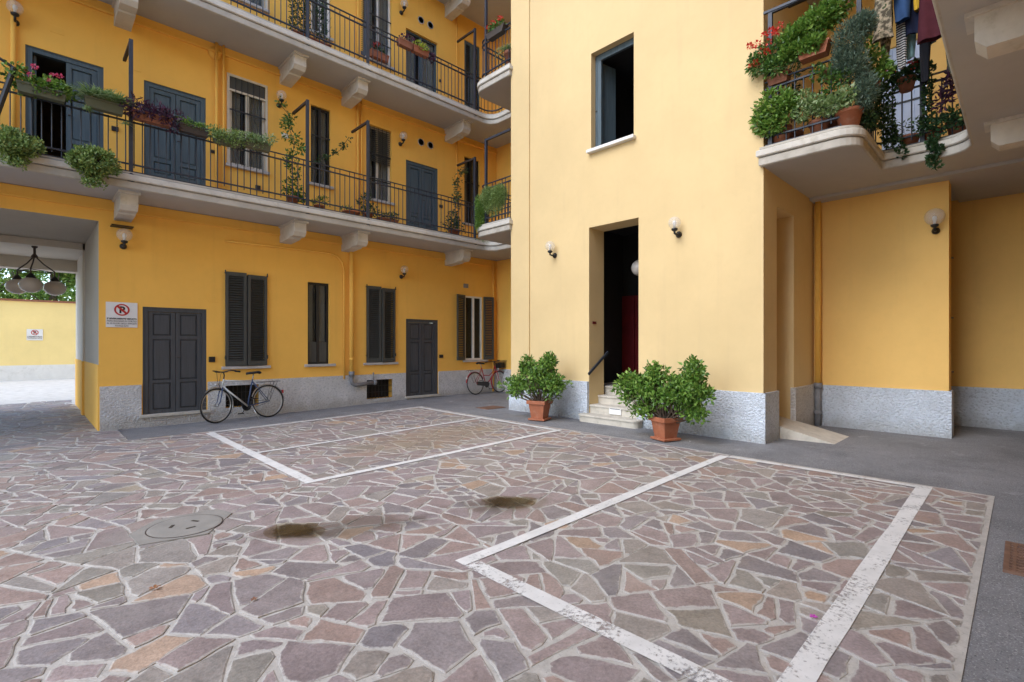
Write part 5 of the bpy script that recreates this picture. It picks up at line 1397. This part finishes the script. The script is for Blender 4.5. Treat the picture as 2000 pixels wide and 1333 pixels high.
# second floor
zf = ZF2
t = thing('trellis_plant', 'climbing plants on a diamond trellis in front of a second floor window', 'climbing plant', (4.42,10.78,zf))
for k in range(9):
    for s in (-1, 1):
        b = MB(); a0 = 4.02+.10*k; x1_ = a0 + s*.75
        xa, xb = a0, min(max(x1_, 3.98), 4.86); zz = 1.5*abs(xb-xa)/.75; b.bar((xa,10.72+.004*s,zf+.12), (xb,10.72+.004*s,zf+.12+zz), .012, .006); b.build('trellis_lath', M['iron'], t)
f = leaves(MB(), [((4.08,10.76,zf+.25+.13*k),(.10,.08,.10)) for k in range(10)] + [((4.30+.03*math.sin(k*3),10.76,zf+.2+.12*k),(.09,.06,.1)) for k in range(9)] + [((4.66,10.76,zf+.25+.14*k),(.09,.07,.12)) for k in range(8)], 42, .085, .03, .7, .1, gen=np.random.default_rng(61)); f.build('foliage', M['leaf_dark'], t); trough(t, 4.42, 10.78, zf+.16, .85, .2, .15, 'terracotta_dark')
plant('flower_box', 'red geranium in terracotta box on the second floor window ledge', 'flower box', (6.45,YA-.1,zf+.8), [((6.42,YA-.12,zf+1.02),(.2,.08,.09))], 110, .06, .05, 'leaf_dark', 62, None, ('box', 6.45,YA-.10,zf+.97,.5,.16,.16,'terracotta'), [(6.30,YA-.14,zf+1.12),(6.38,YA-.16,zf+1.16),(6.34,YA-.15,zf+1.06)], 'fl_red', .05)
plant('flower_box', 'lime green foliage box hanging on the second floor railing', 'flower box', (7.05,10.62,zf+.8), [((7.05,10.55,zf+1.02),(.16,.1,.10)), ((7.18,10.55,zf+1.0),(.12,.1,.1))], 80, .06, .045, 'fl_yellow', 63, None, ('box', 7.1,10.6,zf+.98,.46,.16,.15,'terracotta'))
plant('flower_box', 'dusky red heuchera box left of the lime green box on second floor', 'flower box', (6.72,10.62,zf+.8), [((6.70,10.55,zf+1.04),(.2,.1,.09)), ((7.42,10.58,zf+.9),(.1,.08,.12))], 80, .06, .05, 'leaf_purple', 64, None, ('box', 6.66,10.6,zf+.98,.38,.16,.15,'terracotta_dark'))
plant('flower_box', 'coral red geraniums on the small curved balcony, second floor', 'flower box', (7.98,8.72,zf+.85), [((7.98,8.72,zf+1.06),(.1,.32,.10))], 200, .06, .05, 'leaf', 65, None, ('box', 8.0,8.72,zf+1.0,.16,.62,.15,'dark_plastic'), [(7.95,8.5+.08*k,zf+1.16+.05*math.sin(k*2.1)) for k in range(7)], 'fl_red', .05)
t = thing('spider_plant', 'pale spider plant low on the second floor curved balcony', 'potted plant', (8.12,8.42,zf)); b = blades(160, (8.1,8.42,zf+.42), .36, 1, np.random.default_rng(66), .014, 1.3, .06, .08); b.build('foliage', M['leaf_spider'], t); round_pot(t, 8.12, 8.42, zf, .12, .40, 'terracotta_dark')

# right balcony garden
zf = ZFR; XR = 7.93
plant('flower_pot', 'scarlet begonia spilling over the right balcony corner', 'flower box', (XR,2.70,zf+.9), [((XR,2.62,zf+1.35),(.13,.22,.22)), ((XR-.06,2.78,zf+1.25),(.10,.16,.18)), ((XR-.03,2.55,zf+1.12),(.12,.2,.14))], 280, .07, .035, 'leaf', 71, None, ('box', 8.05,2.55,zf+1.05,.16,.3,.15,'terracotta_dark'),
      [(XR-.08,2.90,zf+1.55),(XR-.1,2.78,zf+1.52),(XR-.08,2.68,zf+1.62),(XR-.06,2.60,zf+1.66),(XR-.1,2.72,zf+1.38),(XR-.1,2.86,zf+1.22),(XR-.1,2.80,zf+1.25),(XR-.06,2.64,zf+1.50),(XR-.06,2.54,zf+1.58),(XR-.08,2.66,zf+1.36),(XR-.02,2.50,zf+1.70)], 'fl_red', .055, droop=.2)
plant('flower_box', 'bushy bright green plant in terracotta box on the right railing', 'flower box', (XR,2.07,zf+.95), [((XR,2.38-.09*k,zf+1.40+.035*k+.03*math.sin(k*2)),(.17,.14,.19)) for k in range(8)] + [((XR-.08,2.38-.12*k,zf+1.22),(.08,.1,.10)) for k in range(4)], 300, .075, .042, 'leaf_bright', 72, None, ('box', XR,2.06,zf+1.22,.18,.40,.17,'terracotta'))
plant('rosemary_bush', 'large grey green rosemary bush at the bend of right railing', 'potted plant', (8.05,1.60,zf), [((8.0,1.66,zf+1.15),(.22,.19,.25)), ((8.05,1.60,zf+.80),(.2,.16,.25)), ((8.05,1.50,zf+1.32),(.16,.14,.15)), ((8.0,1.72,zf+.9),(.16,.14,.2)), ((8.08,1.48,zf+.45),(.18,.13,.25))], 1700, .060, .013, 'leaf_grey', 73, None, ('pot', 8.12,1.68,zf,.16,.24,'terracotta'), up=.5)
plant('potted_plant', 'round glossy bush behind the right railing near the tower', 'potted plant', (8.0,2.55,zf), [((7.96,2.62,zf+.62),(.17,.26,.20)), ((7.94,2.52,zf+.48),(.16,.26,.18)), ((7.96,2.78,zf+.42),(.12,.12,.18)), ((7.94,2.40,zf+.55),(.12,.12,.16)), ((7.94,2.62,zf+.28),(.12,.2,.12))], 320, .070, .045, 'leaf_bright', 74, None, ('pot', 8.14,2.55,zf+.02,.14,.26,'terracotta'))
plant('potted_plant', 'pale variegated trailing shrub low on the right railing', 'potted plant', (8.0,2.0,zf), [((7.96,2.20-.13*k,zf+.36+.05*math.sin(k*1.7)),(.13,.13,.13)) for k in range(5)]*2 + [((7.94,2.18,zf+.55),(.09,.1,.09))], 110, .062, .036, 'leaf_spider', 75, None, ('pot', 8.14,2.05,zf,.13,.22,'terracotta_dark'))
plant('potted_plant', 'fresh green plant behind the rosemary under the hanging clothes', 'potted plant', (8.5,1.42,zf+.9), [((8.4,1.42,zf+.95),(.12,.10,.16)), ((8.4,1.34,zf+.78),(.10,.10,.10)), ((9.0,1.62,zf+1.4),(.16,.12,.2))], 130, .085, .045, 'leaf_bright', 76, None, ('box', 8.55,1.48,zf+.85,.3,.14,.15,'terracotta_dark'))
plant('ivy', 'ivy trailing down the railing of the right balcony recess', 'climbing plant', (9.35,1.4,zf), [((8.9+.06*k,1.46,zf+.75-.07*k),(.08,.06,.09)) for k in range(10)] + [((9.38,1.40-.02*k,zf+.3-.06*k),(.08,.06,.07)) for k in range(8)], 30, .055, .045, 'leaf_dark', 77)
plant('flower_box', 'dark geranium pot hung on the back railing below the clothes', 'flower box', (9.38,1.2,zf+.85), [((9.34,1.45-.09*k,zf+1.02+.05*math.sin(k*2)),(.12,.10,.12)) for k in range(6)], 90, .065, .055, 'leaf_dark', 78, None, ('pot', 9.38,1.22,zf+.80,.12,.18,'terracotta_dark'), [(9.28,1.42,zf+1.14),(9.28,1.36,zf+1.12),(9.28,1.16,zf+1.15),(9.28,1.10,zf+1.12),(9.28,1.14,zf+1.08)], 'fl_red', .04)
plant('purple_shrub', 'dark purple shrub at the far right end of the balcony recess', 'potted plant', (9.3,.68,zf), [((9.25,.80-.05*k,zf+.45+.13*k),(.12,.09,.13)) for k in range(6)], 60, .09, .035, 'leaf_purple', 79, None, ('pot', 9.62,.66,zf,.14,.25,'terracotta_dark'))
plant('ivy', 'mass of ivy spilling over the slab edge at the recess', 'climbing plant', (9.42,.85,zf), [((9.38,1.05-.08*k,zf+.22+.06*math.sin(k*1.9)),(.10,.10,.13)) for k in range(7)]*2 + [((9.36,.90+.04*math.sin(k*1.3),zf-.05*k),(.02,.05,.04)) for k in range(9)], 34, .060, .045, 'leaf_dark', 80, None, ('pot', 9.62,.95,zf,.12,.2,'terracotta'))
plant('potted_plant', 'small terracotta pot with thin stems behind the recess railing', 'potted plant', (9.65,1.25,zf), [((9.65,1.27,zf+.33),(.1,.1,.14))], 60, .06, .02, 'leaf_dark', 81, None, ('pot', 9.65,1.22,zf,.13,.2,'terracotta'))
plant('climbing_plant', 'dense climber filling the corner of the balcony recess', 'climbing plant', (8.6,1.52,zf), [((8.35+.1*k,1.54,zf+.35+.10*(k % 4)),(.10,.06,.14)) for k in range(10)] + [((8.25+.05*k,1.50,zf+.15),(.1,.07,.1)) for k in range(6)], 60, .060, .042, 'leaf_dark', 82)
plant('climbing_plant', 'dark creeper on the back railing under the geranium pot', 'climbing plant', (9.4,1.3,zf), [((9.42,1.42,zf+.10+.11*k),(.05,.06,.08)) for k in range(8)] + [((9.42,.98,zf+.35+.1*k),(.05,.06,.08)) for k in range(6)], 40, .055, .04, 'leaf_dark', 83)
plant('potted_plant', 'tall dark plant standing behind the scarlet begonia', 'potted plant', (8.5,2.5,zf), [((8.5,2.55,zf+.6+.16*k),(.14,.16,.14)) for k in range(7)], 70, .09, .03, 'leaf_dark', 84, None, ('pot', 8.5,2.52,zf,.16,.3,'terracotta_dark'))
plant('hanging_plant', 'trailing plant below the bright green box on the right railing', 'hanging plant', (7.93,1.95,zf+.8), [((7.95,2.02-.10*k,zf+.85-.07*k),(.07,.08,.12)) for k in range(4)] + [((7.98,1.86,zf+.55),(.1,.1,.15))], 60, .06, .035, 'leaf', 85, None, ('pot', 8.1,1.9,zf+.72,.1,.15,'terracotta_dark'))
plant('potted_plant', 'broad dark plant behind the variegated shrub', 'potted plant', (8.45,2.0,zf), [((8.45,2.15-.12*k,zf+.5+.06*math.sin(k*2)),(.16,.14,.22)) for k in range(4)], 80, .10, .045, 'leaf_dark', 86, None, ('pot', 8.45,2.0,zf,.16,.28,'terracotta_dark'))
bh = thing('hanging_lantern', 'small white lantern hanging above the right balcony plants', 'lantern', (8.2,1.74,6.22))
b = MB(); b.box(8.16,8.24,1.69,1.79,6.22,6.26); b.box(8.16,8.24,1.69,1.79,6.34,6.40); b.build('casing', M['white'], bh)
for k in range(4):
    b = MB(); b.box(8.158,8.17,1.695+.025*k,1.705+.025*k,6.26,6.34); b.build('post', M['terracotta'], bh)
b = MB(); b.tube([(8.2,1.74,6.40),(8.2,1.74,7.72)], .004, 5); b.build('cord', M['black'], bh)
b = MB(); b.bar((8.0,2.75,6.56),(8.0,1.6,6.53),.035,.035); b.build('laundry_rail', M['iron'], RW)

# ------------------------------------------------------------------ laundry over the recess
def cloth_mat(name, c1, c2=None, kind=None):
    m, t_, b = nmat(name); P = pos(t_)
    if kind == 'camo':
        c = ramp(t_, noise(t_, 16, 2, .5, P), [(.38, (.10,.085,.06)), (.46, c2), (.54, c1), (.66, (.08,.10,.05))]); t_.nodes[-1].color_ramp.interpolation = 'CONSTANT'
    elif kind == 'stripe':
        wv = t_.nodes.new('ShaderNodeTexWave'); wv.bands_direction = 'Z'; wv.inputs['Scale'].default_value = 9; wv.inputs['Distortion'].default_value = 2.0; wv.inputs['Detail'].default_value = 0; t_.links.new(P, wv.inputs['Vector'])
        c = ramp(t_, wv.outputs['Fac'], [(.45, c1), (.55, c2)])
    else: c = ramp(t_, noise(t_, 7, 4, .6, P), [(.3, tuple(q*.85 for q in c1)), (.7, tuple(q*1.12 for q in c1))])
    t_.links.new(c, b.inputs['Base Color']); b.inputs['Roughness'].default_value = .9; b.inputs['Specular IOR Level'].default_value = .15
    bump(t_, b, noise(t_, 300, 2, .5, P), .2, .001); return m
def loft(mb, x, prof, th, folds, seed, n=28):
    """prof: list of (z, y_left, y_right); closed tube with folds hanging in the plane x"""
    r_ = random.Random(seed); ph = r_.uniform(0, 6)
    base = len(mb.v); rows = []
    for i in range(len(prof)-1):
        for k in range(5):
            u = k/5; rows.append(tuple(prof[i][j]*(1-u)+prof[i+1][j]*u for j in range(3)))
    rows.append(prof[-1]); m = len(rows)
    for i, (zz, a, b) in enumerate(rows):
        amp = .022*min(1, .2+i/m)
        for k in range(n):
            e = 2*math.pi*k/n; y = (a+b)/2 + (b-a)/2*math.cos(e); xx = x + th*math.sin(e)*(1+.0*i) + amp*math.sin(folds*(y-a)/max(.05, abs(b-a))*3.1+ph+.25*i/m*6) 
            mb.v.append((xx, y, zz))
    mb.f += [(base+i*n+k, base+i*n+(k+1) % n, base+(i+1)*n+(k+1) % n, base+(i+1)*n+k) for i in range(m-1) for k in range(n)]
    return mb
def garment(name, label, cat, mat, x, lofts, seed):
    mb = MB()
    for k, (pf, th, fo) in enumerate(lofts): loft(mb, x, pf, th, fo, seed+k)
    o = mb.build(name, mat, None, True); return props(o, label, cat, 'laundry hung over the right balcony recess')
camo = cloth_mat('camouflage_cloth', (.42,.34,.24), (.25,.22,.15), 'camo')
garment('trousers', 'camouflage trousers hanging on the laundry line', 'trousers', camo, 8.55, [([(6.75,1.44,1.20),(6.35,1.46,1.20)], .05, 2), ([(6.40,1.465,1.27),(5.95,1.48,1.27),(5.80,1.50,1.25)], .045, 2)], 1)
garment('trousers', 'second camouflage leg hanging lower behind the first', 'trousers', camo, 8.72, [([(6.75,1.42,1.30),(6.1,1.44,1.28),(5.62,1.42,1.33),(5.50,1.40,1.36)], .04, 2)], 4)
garment('jeans', 'folded blue jeans hanging next to the camouflage trousers', 'jeans', cloth_mat('denim', (.035,.075,.17)), 8.66, [([(6.8,1.27,1.06),(6.3,1.27,1.08),(6.02,1.25,1.09)], .05, 2)], 7)
garment('striped_top', 'black and white striped top hanging below the jeans', 'shirt', cloth_mat('striped_cloth', (.02,.02,.03), (.6,.6,.58), 'stripe'), 8.85, [([(6.5,1.27,1.15),(6.0,1.27,1.14),(5.6,1.26,1.15),(5.45,1.24,1.16)], .035, 2)], 9)
garment('yellow_shirt', 'yellow and navy shirt between the jeans and maroon shirt', 'shirt', cloth_mat('yellow_cloth', (.50,.30,.03)), 8.72, [([(6.8,1.06,.97),(6.3,1.06,.98),(6.12,1.05,.99)], .04, 2)], 11)
garment('cloth', 'pale teal cloth hanging behind the striped top', 'cloth', cloth_mat('teal_cloth', (.22,.36,.36)), 9.0, [([(6.3,1.20,1.08),(5.9,1.19,1.06),(5.62,1.17,1.08)], .02, 2)], 13)
garment('maroon_shirt', 'maroon shirt hanging at the middle of the laundry', 'shirt', cloth_mat('maroon_cloth', (.075,.018,.024)), 8.6, [([(6.75,.98,.74),(6.2,.98,.72),(5.75,1.0,.70),(5.60,1.01,.70)], .06, 3), ([(6.6,.76,.68),(6.0,.73,.66)], .035, 1)], 15)
garment('dark_trousers', 'dark trousers hanging low behind the maroon shirt', 'trousers', cloth_mat('dark_cloth', (.016,.016,.02)), 8.95, [([(6.4,1.02,.86),(5.6,1.02,.90),(5.20,1.0,.92)], .035, 2)], 17)
garment('olive_trousers', 'grey olive trousers hanging at the right of the laundry', 'trousers', cloth_mat('olive_cloth', (.10,.105,.075)), 8.85, [([(6.6,.76,.60),(5.8,.76,.60),(5.3,.72,.60),(5.15,.68,.62)], .04, 2)], 19)
garment('patterned_scarf', 'small dark patterned cloth at the far right of the laundry', 'cloth', cloth_mat('pattern_cloth', (.16,.10,.10), (.04,.03,.05), 'camo'), 8.5, [([(6.75,.70,.60),(6.2,.69,.60),(6.0,.66,.61)], .03, 2)], 21)
garment('navy_towel', 'navy towel hanging between the jeans and the maroon shirt', 'towel', cloth_mat('navy_cloth', (.018,.022,.05)), 8.78, [([(6.8,1.16,1.0),(6.2,1.16,1.0),(5.85,1.15,1.0)], .02, 2)], 23)
garment('pale_towel', 'pale blue cloth hanging behind the maroon shirt', 'towel', cloth_mat('pale_cloth', (.30,.36,.44)), 9.05, [([(6.7,.98,.84),(6.0,.98,.84),(5.75,.97,.85)], .02, 2)], 25)
garment('black_shirt', 'black shirt hanging right of the maroon shirt', 'shirt', cloth_mat('black_cloth', (.012,.012,.014)), 8.7, [([(6.8,.72,.62),(6.0,.72,.60),(5.7,.71,.61)], .04, 2)], 27)
b = MB()
for x in (8.55, 8.72, 8.95): b.tube([(x,1.60,6.70),(x,1.0,6.66),(x,.50,6.70)], .004, 5)
b.build('laundry_line', M['white'], RW)
